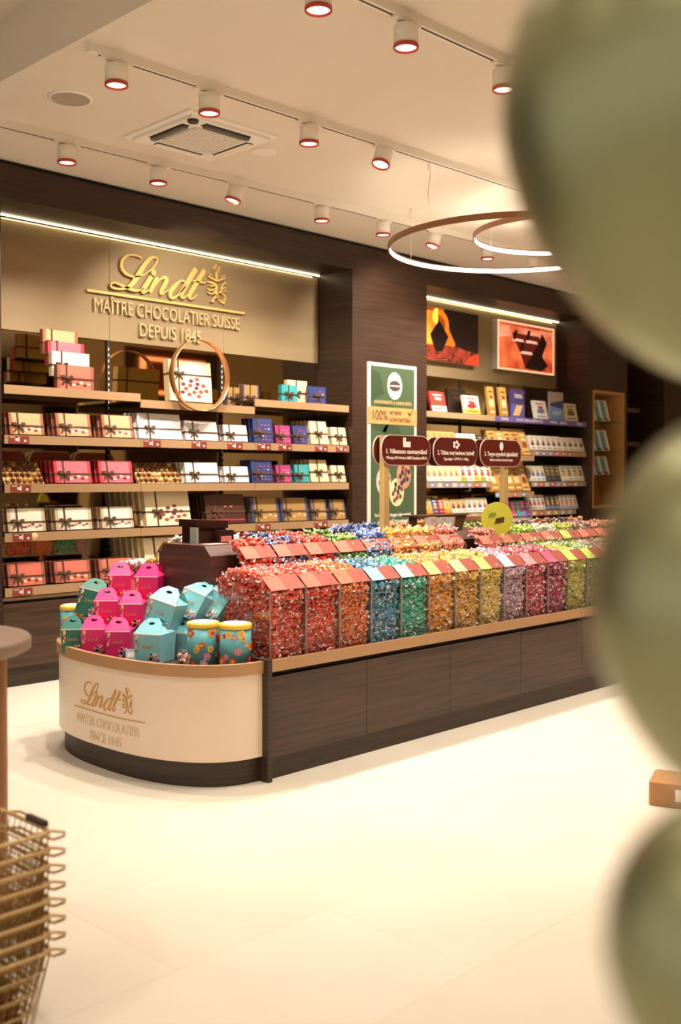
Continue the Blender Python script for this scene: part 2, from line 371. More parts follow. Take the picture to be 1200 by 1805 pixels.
for i, (cx, cz, c1, c2) in enumerate(((-.13, .82, 'c8bfae', '7c3c30'), (.05, .72, 'd8cf9e', '2c3242'), (.15, .88, 'b8866a', '5c2c24'))):
    q = MB(); q.plate([(cx+.1*math.cos(a*.3142), cz+.13*math.sin(a*.3142)) for a in range(20)], -.016-i*.001, -.01, mat('photo_a%d' % i, c1, .5))
    for k in range(9):
        a = k*2.4; rr = .025*math.sqrt(k+.5)
        q.plate([(cx+rr*math.cos(a)+.022*math.cos(b_*1.05), cz+1.2*rr*math.sin(a)+.026*math.sin(b_*1.05)) for b_ in range(6)], -.0175-i*.001, -.01, mat('photo_b%d' % (i if k % 3 else (i+1) % 3), c2, .5))
    q.build('round_photo', t)
text_obj('poster_text', 'Ismerje meg, hogyan támogatjuk', .045, MP, (0, -.016, .5), t, fit=.5)
text_obj('poster_text', 'a kakaótermelő közösségeket!', .045, MP, (0, -.016, .44), t, fit=.42)
MB().box(-.04, .0, -.016, -.01, .33, .37, MP).box(.03, .06, -.016, -.01, .33, .37, MP).build('pictogram', t)
text_obj('poster_text', 'További részletek a Lindt & Sprüngli', .04, MP, (0, -.016, .24), t, fit=.54)
text_obj('poster_text', 'Cocoa Farming Programról', .04, MP, (0, -.016, .19), t, fit=.4)

# ---- ceiling fittings
def xy_rot(y0, y1, x0, x1): return math.atan2(y1-y0, x1-x0)
def track(x0, y0, x1, y1, lab):
    L = math.hypot(x1-x0, y1-y0); t = empty('lighting_track', (x0, y0, ZC), (0, 0, math.atan2(y1-y0, x1-x0))); tag(t, lab, 'lighting track', 'ceiling lighting tracks')
    MB().box(0, L, -.021, .021, -.045, 0, M_white).build('rail', t)
    MB().box(.06, L-.06, -.006, .006, -.0465, -.0445, mat('slot_dark', '4c4238', .6)).build('conductor_slot', t)
def spot_proto():
    t = empty('track_spotlight', (0, 0, 0))
    MB().box(-.09, .09, -.018, .018, -.010, 0.0, M_white, bev=.004).build('adapter', t)
    MB().lathe([(.009, -.0), (.009, -.035)], M_white, n=10).build('stem', t)
    h = MB(); h.lathe([(.0, -.022), (.052, -.022), (.056, -.027), (.056, -.112), (.050, -.112), (.048, -.1)], M_white, n=28); head = h.build('lamp_head', t)
    MB().lathe([(.0565, -.108), (.058, -.11), (.058, -.124), (.0565, -.126), (.049, -.126), (.049, -.105)], M_redring, n=28).build('copper_ring', head)
    MB().disc(.048, -.117, M_lampglow, up=False).build('glowing_lens', head)
    return t
def spot(x, y, lab, tiltx=0, tilty=0, aim=None, W=None, vis=True, grp='ceiling track spotlights'):
    global SP
    if SP is None: t = SP = spot_proto(); kids_of(SP)
    else: t = clone(SP)
    t.location = (x, y, ZC-.045 if x > 2.756 else 3.82-.045); tag(t, lab, 'spotlight', grp)
    hd = [o for o in COL.objects if o.parent == t and o.name.startswith('lamp_head')][0] if False else None
    for o in KIDS[SP.name] if t is SP else ALL[-0:]: pass
    L = bpy.data.lights.new('spot_light', 'SPOT'); L.energy = (W or SPOT_W); L.color = WARM; L.spot_size = R(100); L.spot_blend = .8; L.shadow_soft_size = .045
    lo = bpy.data.objects.new('spot_beam', L); COL.objects.link(lo); lo.parent = t; lo.location = (0, 0, -.135)
    if aim:
        d = Vector(aim)-Vector((x, y, 3.3)); lo.rotation_euler = d.to_track_quat('-Z', 'Y').to_euler()
    hr = (tiltx, tilty, 0)
    for o in t.children_recursive_safe if hasattr(t, 'children_recursive_safe') else []: pass
    return t, hr
ALL = []
SP = None
def heads():   # tilt the heads that the photo shows tilted
    bpy.context.view_layer.update()
    for t, hr in TL:
        for o in t.children:
            if o.name.startswith('lamp_head') and (hr[0] or hr[1]):
                piv = Matrix.Translation((0, 0, -.02)); o.matrix_local = piv @ Matrix.Rotation(hr[0], 4, 'X') @ Matrix.Rotation(hr[1], 4, 'Y') @ piv.inverted()
TL = []
track(2.80, 4.42, 8.9, 4.28, 'white ceiling track crossing beside the cassette air conditioner')
track(2.78, 5.74, 12.2, 5.36, 'white ceiling track nearest to the dark back wall')
track(2.80, 3.12, 8.9, 2.98, 'white ceiling track highest in the picture')
def ytr(y0, x): return y0-.0235*(x-2.8)
n1 = ['first', 'second', 'third', 'fourth', 'fifth', 'sixth', 'seventh', 'eighth', 'ninth', 'tenth']
def yt(k, x): return {1: 4.42-(x-2.8)*.023, 2: 5.74-(x-2.78)*.0403, 3: 3.12-(x-2.8)*.023}[k]
for i, x in enumerate((2.96, 3.53, 4.25, 4.886)):
    TL.append(spot(x, yt(1, x), 'white spotlight with copper ring, %s along the middle track' % n1[i], tilty=(R(20) if i == 3 else 0), aim=(x+.2, 4.1, .8), W=SPOT_W*2.0))
for x in (7.1, 7.9, 8.7): TL.append(spot(x, yt(1, x), 'white track spotlight behind the green balloons', aim=(x+.2, 4.1, .8), grp='spotlights hidden by balloons', W=SPOT_W*2.0))
for i, (px) in enumerate((118, 279, 417, 567, 675, 767, 859, 938, 1005)):
    x = XA(px, 5.66) if False else None
    lo_, hi_ = 3.0, 12.0
    for _ in range(30):
        x = (lo_+hi_)/2; d = Vector((x, yt(2, x), 3.35))-Vector((0, 0, CH)); pxx = CX+FPX*d.dot(_R)/d.dot(_F)
        if pxx < px: lo_ = x
        else: hi_ = x
    TL.append(spot(x, yt(2, x), 'white spotlight with copper ring, %s along the wall-side track' % n1[i], tilty=(R(14) if i in (2, 5) else 0), tiltx=(R(8) if i in (2, 5) else 0), aim=((x, 6.5, 1.25) if i not in (2, 5) else (x+(.5 if i == 2 else .6), 6.75, 2.2)), W=SPOT_W*2.1))
for i, x in enumerate((3.071, 3.611, 4.338)):
    TL.append(spot(x, yt(3, x), 'large white spotlight with copper ring, %s at the top of the picture' % n1[i], aim=(x+.1, 3.7, .6), W=SPOT_W*1.1))
for x in (5.1, 5.9, 6.8, 7.7, 8.6): TL.append(spot(x, yt(3, x), 'white track spotlight behind the green balloons', aim=(x, 3.6, .5), grp='spotlights hidden by balloons', W=SPOT_W*.95))
track(9.5, 1.3, 15.4, 1.3, 'added unseen white ceiling track far along the shop')  # unseen track and spots added to brighten the right wall in the mirror
for x in (10.2, 12.2, 13.6, 14.8): TL.append(spot(x, 1.3, 'added unseen fill spotlight far along the shop', aim=(x+1.2, 1.3, 1.6), grp='added far fill spotlights', W=SPOT_W*1.6))
for yy in (1.5, 0.1):   # unseen tracks and spots added as fill over the front of the shop
    track(2.80, yy, 8.9, yy, 'added unseen white track over the front of the shop')
    for x in (3.2, 4.4, 5.6, 6.8, 8.0): TL.append(spot(x, yy, 'added unseen fill spotlight over the front of the shop', aim=(x-.3, yy, 0), grp='added front fill spotlights', W=SPOT_W*.72))
heads()
# unseen fill lamps added over the entrance strip with the higher ceiling (behind and beside the camera)
for (x, y) in ((1.2, 4.6), (1.4, 2.6), (1.2, 1.0), (.2, -.8), (-1.5, 2.4), (-1.5, .4)):
    t = empty('fill_downlight', (x, y, 3.82)); tag(t, 'added unseen round fill downlight in the higher ceiling', 'downlight', 'added fill downlights')
    MB().lathe([(.09, 0), (.09, -.008), (.07, -.008), (.06, -.001)], M_white).build('trim_ring', t)
    MB().disc(.06, -.002, M_lampglow, up=False).build('glowing_lens', t)
    L = bpy.data.lights.new('down_light', 'SPOT'); L.energy = SPOT_W*1.25; L.color = WARM; L.spot_size = R(120); L.spot_blend = .8; L.shadow_soft_size = .08
    lo = bpy.data.objects.new('down_beam', L); COL.objects.link(lo); lo.parent = t; lo.location = (0, 0, -.02)

# air conditioner cassette
t = empty('ceiling_air_conditioner', (4.045, 5.12, ZC), (0, 0, R(-1))); tag(t, 'square white cassette air conditioner in the ceiling', 'air conditioner')
Wt = mat('ac_white', 'f6f0e6', .45); Wg = mat('ac_grille', 'cfc6ba', .5); Wd = mat('ac_dark', '2c2a26', .5)
m = MB(); s = .34; m.prism([(-s, -s), (s, -s), (s, s), (-s, s)], -.012, 0, Wt); s2 = .30
m.prism([(-s2, -s2), (s2, -s2), (s2, s2), (-s2, s2)], -.03, -.012, Wt); m.build('casing', t)
m = MB(); a = .185; m.prism([(-a+.03, -a), (a-.03, -a), (a, -a+.03), (a, a-.03), (a-.03, a), (-a+.03, a), (-a, a-.03), (-a, -a+.03)], -.034, -.03, Wg)
for k in range(15): x = -a+.012+k*.0255; m.box(x, x+.008, -a+.01, a-.01, -.038, -.034, Wt)
for k in range(15): x = -a+.012+k*.0255; m.box(-a+.01, a-.01, x, x+.004, -.0375, -.034, Wt)
m.build('intake_grille', t)
for k in range(4):
    T = Matrix.Rotation(k*math.pi/2, 4, 'Z'); q = MB()
    q.box(-.17, .17, .215, .268, -.033, -.03, Wd, T)
    q.box(-.165, .165, .226, .26, -.05 if k in (1, 2) else -.036, -.034, Wt if k in (0, 3) else mat('ac_flap', '5e5a52', .4), T @ Matrix.Rotation(0, 4, 'X'))
    q.build('louvre_flap', t)
MB().lathe([(.0, -.045), (.03, -.045), (.034, -.03)], Wd, (-.26, -.26, 0), 16).build('sensor', t)
# speaker, blank disc
t = empty('ceiling_speaker', (3.14, 5.13, ZC)); tag(t, 'round grey ceiling speaker near the corner of the ceiling', 'speaker')
MB().lathe([(.125, 0), (.125, -.006), (.105, -.01)], Wt, n=32).build('trim_ring', t); MB().lathe([(.105, -.009), (.0, -.011)], mat('speaker_grey', 'a89c8a', .6), n=32).build('mesh_grille', t)
tag(MB().lathe([(.085, 0), (.085, -.005), (.06, -.007), (.0, -.007)], Wt, n=32).build('smoke_detector', loc=(4.52, 5.09, ZC)), 'small round white ceiling disc beside the air conditioner', 'ceiling disc')

# ring pendants
M_up = mat('uplight_led', 'fff0d8', .5, emit=26)
def pendant(cx, cy, z, r, cables, lab, tilt=0):
    t = empty('ring_pendant', (cx, cy, z)); tag(t, lab, 'pendant lamp'); n = 96
    b = MB(); b.lathe([(r, -.018), (r, .022), (r-.022, .022), (r-.022, .017), (r-.006, .016), (r-.006, -.014), (r-.014, -.018), (r, -.018)], mat('pendant_bronze', '96684a', .4, .3), n=n); b.build('bronze_ring', t)
    MB().lathe([(r-.007, -.014), (r-.014, -.008), (r-.014, .012), (r-.007, .016)], M_led, n=n).build('led_diffuser', t)['label'] = 'glowing white inner strip'
    MB().lathe([(r-.004, .0225), (r-.018, .0225)], M_up, n=n).build('uplight_strip', t)
    for (x, y, wavy) in cables:
        d = Vector((x-cx, y-cy, 0)).normalized()*(r-.015)
        P = [(d.x+(.012*math.sin(k*.8) if wavy else 0), d.y, .02+(ZC-z-.02)*k/12) for k in range(13)]
        MB().tube(P, .0035 if wavy else .0015, M_white, 5).build('power_cable' if wavy else 'hanging_wire', t)
        MB().lathe([(.0, -.05), (.012, -.05), (.012, 0)], M_white, (d.x, d.y, ZC-z), 10).build('ceiling_anchor', t)
pendant(6.37, 4.42, 3.085, .93, [(5.478, 4.48, True), (6.27, 5.31, False), (7.1, 3.9, False)], 'larger lower bronze ring pendant with white inner light')
pendant(6.95, 4.42, 3.26, .66, [(6.336, 4.47, False), (6.95, 5.1, False), (7.4, 3.9, False)], 'smaller higher bronze ring pendant partly behind the balloons')

# ================================================================= WALL SHELVING
def base_cabinet(a, bb, nd, lab):
    t = empty('base_cabinet', ((a+bb)/2, 6.44, 0)); tag(t, lab, 'cabinet'); cx = (a+bb)/2
    m = MB(); m.box(a-cx+.004, bb-cx-.004, .04, .41, 0, .13, M_plinth); m.build('plinth', t)
    m = MB(); m.box(a-cx+.004, bb-cx-.004, .02, .41, .13, .585, M_black); m.build('carcass', t)
    m = MB(); m.box(a-cx+.002, bb-cx-.002, 0, .43, .583, .603, mat('cabinet_top', '6e5238', .5)); m.build('worktop', t)
    wd = (bb-a-.02)/nd
    for k in range(nd): x = a-cx+.01+k*wd; MB().box(x+.003, x+wd-.003, -.0, .02, .135, .562, M_woodc).build('door_panel', t)
base_cabinet(XL, X1, 3, 'long dark walnut base cabinet under the gift box shelves')
base_cabinet(X2, X3, 3, 'long dark walnut base cabinet under the chocolate bar shelves')
def shelf(x0, x1, ztop, hh, lab, y0=6.44, m=None, band=None):
    t = empty('wall_shelf', ((x0+x1)/2, y0, ztop)); tag(t, lab, 'shelf'); w_ = (x1-x0)/2
    MB().box(-w_+.004, w_-.004, .012, YM-y0-.001, -.022, 0, M_woodc).build('shelf_board', t)
    MB().box(-w_+.001, w_-.001, 0, .012, -hh, .004, m or M_tan).build('front_edge', t)
    return t
bays = [(3.432, 4.516), (4.518, 5.626), (5.628, 6.73)]
SH = {1: (2.018, 1.976, 2.04), 2: (1.685,)*3, 3: (1.358,)*3, 4: (1.03,)*3, 5: (.664,)*3}
bn = ['left', 'middle', 'right']; rn = {1: 'top', 2: 'second', 3: 'third', 4: 'fourth', 5: 'lowest'}
for r_ in SH:
    for k, (a, bb) in enumerate(bays):
        shelf(a, bb, SH[r_][k]+.0, .055, '%s bronze-edged gift box shelf of the %s bay' % (rn[r_], bn[k]))
M_upr = mat('upright_metal', '4a4038', .4, .6)
for i, x in enumerate((4.517, 5.627)):
    m = MB(); m.box(x-.012, x+.012, YM-.016, YM-.002, .605, 2.449, M_upr)
    for k in range(40): m.box(x-.004, x+.004, YM-.018, YM-.015, .62+k*.045, .64+k*.045, M_white)
    tag(m.build('slotted_upright'), ['slotted metal upright between left and middle gift bays', 'slotted metal upright between middle and right gift bays'][i], 'upright')

# ---- gift boxes
def style_mats(st):
    return tuple(mat('box_'+c, c, .38, .25 if c in ('a98a4c', 'b08d4a', 'c79a52') else 0.0, coat=.35) for c in st)
BOXES = {}
def bow_mesh(mb, cx, cz, y, s, m):
    for sx in (-1, 1):
        mb.plate([(cx, cz), (cx+sx*s*.5, cz+s*.42), (cx+sx*s*.95, cz+s*.36), (cx+sx*s*.9, cz+s*.08), (cx+sx*s*.4, cz-s*.06)][::sx], y-.012, y, m)
        mb.plate([(cx, cz), (cx+sx*s*.35, cz-s*.2), (cx+sx*s*.85, cz-s*.75), (cx+sx*s*.6, cz-s*.85), (cx+sx*s*.08, cz-s*.2)][::sx], y-.006, y-.001, m)
    mb.box(cx-s*.15, cx+s*.15, y-.016, y, cz-s*.14, cz+s*.14, m)
def gift_box(w_, h, t_, style, rib=(.3, .42), name='chocolate_box'):
    """style: (face, side, border, art, art2, pattern)"""
    key = (round(w_, 3), round(h, 3), round(t_, 3), style, rib)
    if key in BOXES: return clone(BOXES[key])
    face, side, bord, art, art2, pat = style
    Fm, Sm, Bm, A1, A2 = style_mats((face, side, bord, art, art2))
    b = MB(); b.box(0, w_, 0, t_, 0, h, Sm, bev=.002); b.box(.001, w_-.001, -.001, .001, .001, h-.001, Fm); b.box(.001, w_-.001, t_-.001, t_+.001, .001, h-.001, mat('box_back_gold', 'a98a4c', .4, .2))
    if bord != face: b.box(.001, w_*.09, -.0018, 0, .001, h-.001, Bm); b.box(w_*.91, w_-.001, -.0018, 0, .001, h-.001, Bm)
    rs = random.Random(hash(key) % 1000)
    def blob(cx, cz, rx, rz, m, k=8): b.plate([(cx+rx*math.cos(2*math.pi*i/k), cz+rz*math.sin(2*math.pi*i/k)) for i in range(k)], -.0026, 0, m)
    if pat == 'row':      # pralines drawn along the lower part
        for k in range(5): blob(w_*(.45+.1*k), h*(.24+.05*((k*7) % 3-1)), w_*.052, h*.055, A1 if k % 2 else A2)
    elif pat == 'scatter':
        for k in range(14):
            a = k*2.399; rr = .085*math.sqrt(k+.6); blob(w_*(.56+rr*1.0*math.cos(a)*1.0), h*(.34+rr*.8*math.sin(a)), w_*.055, h*.05, A1 if k % 3 else A2)
    elif pat == 'dots':
        for i in range(5):
            for j in range(7): blob(w_*(.16+.17*i), h*(.1+.13*j), w_*.022, h*.016, A1 if (i+j) % 2 else A2, 6)
    elif pat == 'grid':
        for i in range(4):
            for j in range(5):
                if (i+j) % 4: blob(w_*(.3+.17*i), h*(.12+.15*j), w_*.05, h*.028, A1 if (i*j) % 2 else A2, 6)
    elif pat == 'plain':
        blob(w_*.6, h*.8, w_*.1, h*.02, A1)
    elif pat == 'brown':
        for k in range(3): blob(w_*(.45+.13*k), h*.4, w_*.035, h*.03, A1)
        for k in range(2): blob(w_*(.5+.15*k), h*.58, w_*.04, h*.025, A2)
        b.box(w_*.1, w_*.95, -.003, 0, h*.1, h*.14, mat('box_c23a40', 'c23a40', .4))
    o = b.build(name)
    if rib:
        rx, rz = rib; rw = .007; r = MB()
        r.box(w_*rx-rw, w_*rx+rw, -.004, 0, -.0, h+.002, M_ribbon); r.box(w_*rx-rw, w_*rx+rw, -.004, t_+.003, h, h+.003, M_ribbon); r.box(w_*rx-rw, w_*rx+rw, t_, t_+.003, 0, h, M_ribbon)
        r.box(-.002, w_+.002, -.005, -.001, h*rz-rw*.8, h*rz+rw*.8, M_ribbon); r.box(-.003, 0, -.004, t_+.003, h*rz-rw, h*rz+rw, M_ribbon)
        r.box(w_, w_+.003, -.004, t_+.003, h*rz-rw, h*rz+rw, M_ribbon); r.box(0, w_, t_, t_+.003, h*rz-rw, h*rz+rw, M_ribbon)
        r.build('ribbon', o)
        q = MB(); bow_mesh(q, w_*rx, h*rz, -.005, min(.05, w_*.28), M_ribbon); q.build('bow', o)
    BOXES[key] = o; kids_of(o); return o
GB = 'a98a4c'
ST = {
 'orange': ('efae82', '7a4030', 'a5654a', '8a4034', 'f6ead8', 'row'), 'white': ('eeebe8', 'cfc8c0', 'eeebe8', 'd8d2ca', 'd8d2ca', 'plain'),
 'blue': ('34437c', '28305c', '34437c', 'e6dccb', 'd0506c', 'grid'), 'pink': ('b43c74', '6c2048', 'b43c74', 'f0d0d8', 'f6b0c4', 'grid'),
 'teal': ('2a9fa4', '1c7c84', '2a9fa4', 'd8ece4', 'e8dcc0', 'dots'), 'beige': ('ead4ac', 'c8ab7c', 'ead4ac', '9c6c44', 'e8b060', 'dots'),
 'red': ('e87480', '981c28', 'c8404c', '6c2420', 'f2dcd0', 'row'), 'cream': ('f4ebd8', 'c0a482', 'c8b090', 'c8806c', '8a4c4c', 'row'),
 'big': ('f6e6bc', 'dcc08c', 'f6e6bc', '9c4c40', '6c3048', 'scatter'), 'brown': ('4c2c24', '2c1812', '4c2c24', 'e8c8a0', 'c07860', 'brown'),
 'gold': ('a5814c', '6c5230', '3c4c7c', 'd08c60', 'e0c080', 'row'), 'salmon': ('dc7866', '7c4036', 'a06050', '6c3428', 'f0d8b0', 'row')}
LBL = {'orange': 'orange and cream gift box', 'white': 'plain white gift box', 'blue': 'dark blue gift box', 'pink': 'bright pink gift box', 'teal': 'teal gift box',
       'beige': 'speckled beige gift box', 'red': 'red and pink gift box', 'cream': 'cream and tan gift box', 'big': 'large cream praline gift box', 'brown': 'dark brown praline box',
       'gold': 'gold gift box', 'salmon': 'salmon pink gift box'}
def facing(st, pl, pr_, ptop, shelfz, lab, behind=3, t_=.032, lean=10, y=6.462, dx=-.012, rib=(.3, .42), Xs=None, gap=.006):
    x0 = XA(pl, y); x1 = XA(pr_, y); w_ = x1-x0
    z1 = at((pl+pr_)/2, ptop, 1, y+.02).z; h = max(.06, (z1-shelfz)/math.cos(R(lean)))
    for k in range(behind+1):
        o = gift_box(w_, h, t_, ST[st], rib)
        o.location = (x0+dx*k, y+k*(t_/math.cos(R(lean))+gap), shelfz+t_*math.sin(R(lean))+.001); o.rotation_euler = (-R(lean), 0, 0)
        if k == 0: tag(o, lab, 'gift box')
        else: tag(o, 'queued right behind the '+lab, 'gift box', 'queue behind the '+lab)
z2, z3, z4, z5 = 1.685+.004, 1.358+.004, 1.03+.004, .664+.004
F = [
 ('orange', 18, 79, 730, z2, 'orange and cream gift box, leftmost on second shelf', 3), ('orange', 101, 162, 731, z2, 'orange and cream gift box, middle of three on second shelf', 3),
 ('orange', 182, 236, 734, z2, 'orange and cream gift box, beside the widest white box', 3),
 ('white', 246, 321, 731, z2, 'widest white ribboned box, second shelf middle bay', 3), ('white', 328, 385, 744, z2, 'medium white ribboned box, second shelf middle bay', 3),
 ('white', 396, 437, 751, z2, 'smallest white ribboned box, second shelf middle bay', 3), ('blue', 448, 482, 739, z2, 'tall dark blue box, second shelf right bay', 2),
 ('pink', 487, 513, 751, z2, 'pink ribboned box, second shelf right bay', 2), ('blue', 518, 543, 752, z2, 'short dark blue box, second shelf beside pink one', 2),
 ('beige', 549, 579, 744, z2, 'tall speckled beige box, second shelf right bay', 4), ('beige', 586, 612, 755, z2, 'short speckled beige box, right end of second shelf', 3),
 ('red', 97, 162, 814, z3, 'red and pink gift box, left one on third shelf', 4), ('red', 176, 235, 814, z3, 'red and pink gift box, right one on third shelf', 3),
 ('white', 329, 386, 817, z3, 'medium white ribboned box, third shelf middle bay', 4), ('white', 397, 439, 824, z3, 'smallest white ribboned box, third shelf middle bay', 3),
 ('blue', 445, 481, 812, z3, 'tall dark blue box, third shelf right bay', 2), ('pink', 488, 514, 821, z3, 'pink ribboned box, third shelf right bay', 2),
 ('teal', 521, 546, 820, z3, 'teal ribboned box, third shelf right bay', 2), ('beige', 549, 579, 812, z3, 'tall speckled beige box, third shelf right bay', 4),
 ('beige', 586, 610, 822, z3, 'short speckled beige box, right end of third shelf', 3),
 ('cream', 14, 81, 898, z4, 'cream and tan gift box, leftmost on fourth shelf', 3), ('cream', 99, 163, 897, z4, 'cream and tan gift box, middle of three on fourth shelf', 3),
 ('cream', 180, 236, 895, z4, 'cream and tan gift box, right of three on fourth shelf', 3),
 ('big', 259, 337, 868, z4, 'large cream praline box, fourth shelf middle bay', 6), ('brown', 365, 434, 873, z4, 'dark brown praline box, fourth shelf middle bay', 4),
 ('gold', 446, 494, 879, z4, 'gold gift box, first of four on fourth shelf', 3), ('gold', 498, 545, 879, z4, 'gold gift box, second of four on fourth shelf', 3),
 ('gold', 550, 578, 882, z4, 'small gold gift box, third of four on fourth shelf', 3), ('gold', 584, 611, 882, z4, 'small gold gift box, right end of fourth shelf', 3),
 ('salmon', 14, 80, 994, z5, 'salmon pink gift box, leftmost on lowest shelf', 3), ('salmon', 97, 160, 990, z5, 'salmon pink gift box, second on lowest shelf', 3),
 ('salmon', 176, 236, 986, z5, 'salmon pink gift box, third on lowest shelf', 3), ('big', 258, 330, 950, z5, 'large cream praline box, lowest shelf middle bay', 5),
 ('salmon', 352, 420, 960, z5, 'salmon pink gift box, lowest shelf behind the island', 2)]
for st, pl, pr_, pt, sz, lab, bh in F:
    gold = st == 'gold'
    facing(st, pl, pr_, pt, sz, lab, bh, lean=8 if st in ('blue', 'pink', 'teal') else 11, rib=((.2, .42) if gold else (.45, .45) if st == 'beige' else (.25, .4)), t_=.05 if st == 'big' else .032, gap=.0 if st == 'big' else .006, dx=-.018 if st == 'big' else -.012)
# top shelf: staircase of boxes on a clear riser, left bay
zt = SH[1][0]+.004
t = empty('display_riser', (3.9, 6.62, zt)); tag(t, 'clear acrylic step riser holding four boxes on top shelf', 'display riser')
STEP = [('salmon', 101, 166, 645, 685, 6.50), ('white', 92, 158, 622, 647, 6.56), ('red', 85, 149, 607, 627, 6.62), ('orange', 76, 138, 584, 607, 6.68)]
stm = MB(); zb = [zt, zt+.09, zt+.165, zt+.255]
for k, (st, pl, pr_, a, c_, y) in enumerate(STEP):
    x0 = XA(pl, y); x1 = XA(pr_, y); h = at((pl+pr_)/2, a, 1, y).z-zb[k]-.004; h = .175 if k else h
    o = gift_box(x1-x0, h, .04, ST[st]if st != 'white' else ('f2ece2', 'c8b8a0', 'dccfb8', 'b8a890', 'b8a890', 'plain'), (.25, .45)); o.location = (x0, y, zb[k]+.004)
    tag(o, ['salmon pink', 'white', 'red and pink', 'orange'][k]+' ribboned box, %s of the staircase on the top shelf' % ['lowest and nearest', 'second step', 'third step', 'highest'][k], 'gift box')
    if k: stm.box(x0-3.9, x1-3.9, y-6.62, y+.04-6.62, zb[k]-zt, zb[k]-zt+.004, M_acr).box(x0-3.9+.1, x0-3.9+.105, y-6.62, y+.04-6.62, 0, zb[k]-zt, M_acr)
stm.build('clear_steps', t)
# copper ring with praline box, middle bay
m = MB(); rr = .268
prof = [(rr, -.03), (rr+.004, -.03), (rr+.004, .03), (rr, .03), (rr, -.03)]
m.lathe(prof, M_copper, n=72); o = m.build('copper_hoop', loc=(5.04, 6.405, 2.19), rot=(R(90), 0, 0)); tag(o, 'polished copper hoop framing the cream praline box', 'hoop')
zt = SH[1][1]+.004
o = gift_box(XA(376, 6.47)-XA(302, 6.47), .315, .07, ST['big'], (.22, .66)); o.location = (XA(302, 6.47), 6.48, zt+.012); o.rotation_euler = (-R(5), 0, 0); tag(o, 'large cream praline box standing inside the copper hoop', 'gift box')
for i, (st, pl, pr_, a, y, lab) in enumerate([('beige', 506, 541, 671, 6.56, 'beige box behind the teal one on top shelf'), ('teal', 496, 524, 679, 6.50, 'teal ribboned box in front of beige box on top shelf'),
      ('blue', 545, 574, 682, 6.50, 'dark blue ribboned box, rightmost on top shelf'), ('gold', 400, 424, 683, 6.70, 'small gold box beside the copper hoop'), ('gold', 428, 456, 679, 6.60, 'taller gold box, top shelf middle bay'), ]):
    zt = SH[1][2] if pl > 449 else SH[1][1]; zt += .004
    x0 = XA(pl, y); x1 = XA(pr_, y); h = at((pl+pr_)/2, a, 1, y).z-zt; o = gift_box(x1-x0, h, .04, ST[st], (.45, .45)); o.location = (x0, y, zt+.001); tag(o, lab, 'gift box')
# opened gold praline trays on shelf three
def praline_tray(pl, pr_, ptop, lab, st):
    y = 6.47; x0 = XA(pl, y); x1 = XA(pr_, y); w_ = x1-x0; h = (at(pl, ptop, 1, y+.06).z-z3)/math.cos(R(35))
    t = empty('praline_tray', (x0, y, z3+.003), (-R(35), 0, 0)); tag(t, lab, 'tray')
    MB().box(0, w_, 0, .025, 0, h, mat('tray_gold', 'c9a25e', .35, .3)).box(.008, w_-.008, -.003, 0, .008, h-.008, mat('tray_inner', '8c6430', .4, .4)).build('open_box', t)
    nx = 7 if st == 'round' else 9; nz = 4
    for i in range(nx):
        for j in range(nz):
            q = MB(); cx = w_*(i+.5)/nx; cz = h*(j+.5)/nz; rx = w_/nx*.44; rz = h/nz*.42
            ca = random.choice(['5a3018', '7c4a20', 'e8c07c', 'c48c44'] if st == 'round' else ['5c3418', '8a5828', 'e0b878', '6c4020'])
            q.lathe([(0, .02), (rx*.5, .018), (rx*.85, .008), (rx, 0)], mat('praline_'+ca, ca, .3, .15, coat=.4), n=10, T=Matrix.Translation((cx, -.003, cz)) @ Matrix.Rotation(R(90), 4, 'X') @ Matrix.Diagonal((1, rz/rx, 1, 1)))
            q.lathe([(rx*1.02, .004), (rx*1.05, 0)], mat('praline_cup', 'd8b060', .3, .6), n=10, T=Matrix.Translation((cx, -.003, cz)) @ Matrix.Rotation(R(90), 4, 'X') @ Matrix.Diagonal((1, rz/rx, 1, 1)))
            q.build('praline', t)
praline_tray(8, 78, 815, 'open tray of round pralines, left end of third shelf', 'round')
praline_tray(245, 322, 816, 'open tray of long pralines, third shelf middle bay', 'long')
# price tags on the shelf edges
def price(pl, pr_, r_, lab, y0=6.44, z=None, c_=M_pricel, w2=None):
    x0 = XA(pl, y0); x1 = XA(pr_, y0); zz = (SH[r_][0]-.052) if z is None else z
    t = empty('price_tag', (x0, y0-.001, zz)); tag(t, lab, 'price tag')
    MB().box(0, x1-x0, -.003, 0, 0, .05, c_).build('card', t); w_ = x1-x0
    q = MB()
    q.box(w_*.32, w_*.45, -.004, -.002, .018, .034, M_paper); q.box(w_*.47, w_*.52, -.004, -.002, .01, .045, M_paper); q.box(w_*.75, w_*.86, -.004, -.002, .012, .026, M_paper); q.box(w_*.05, w_*.3, -.004, -.002, .04, .044, M_paper)
    q.build('printed_price', t)
for i, (a, b_, r_) in enumerate(((15, 51, 2), (253, 283, 2), (338, 364, 2), (401, 427, 2), (453, 477, 2), (491, 514, 2), (555, 577, 2), (592, 612, 2), (18, 54, 3), (22, 55, 4), (452, 476, 4), (554, 577, 4), (21, 56, 5))):
    what = ['leftmost orange box', 'widest white box', 'medium white box', 'smallest white box', 'tall blue box', 'pink box', 'tall beige box', 'short beige box', 'round praline tray', 'leftmost cream box', 'first gold box', 'third gold box', 'leftmost salmon box'][i]
    price(a, b_, r_, 'maroon price tag on the %s shelf edge under the %s' % (rn[r_], what))
tag(MB().lathe([(.0, .002), (.027, .002), (.027, 0)], mat('round_sticker', 'e8c08c', .5), n=20, T=Matrix.Rotation(R(90), 4, 'X')).build('round_sticker', loc=(XA(60, 6.44), 6.4385, SH[4][0]-.024)), 'round cream sticker beside the fourth shelf price tag', 'sticker')

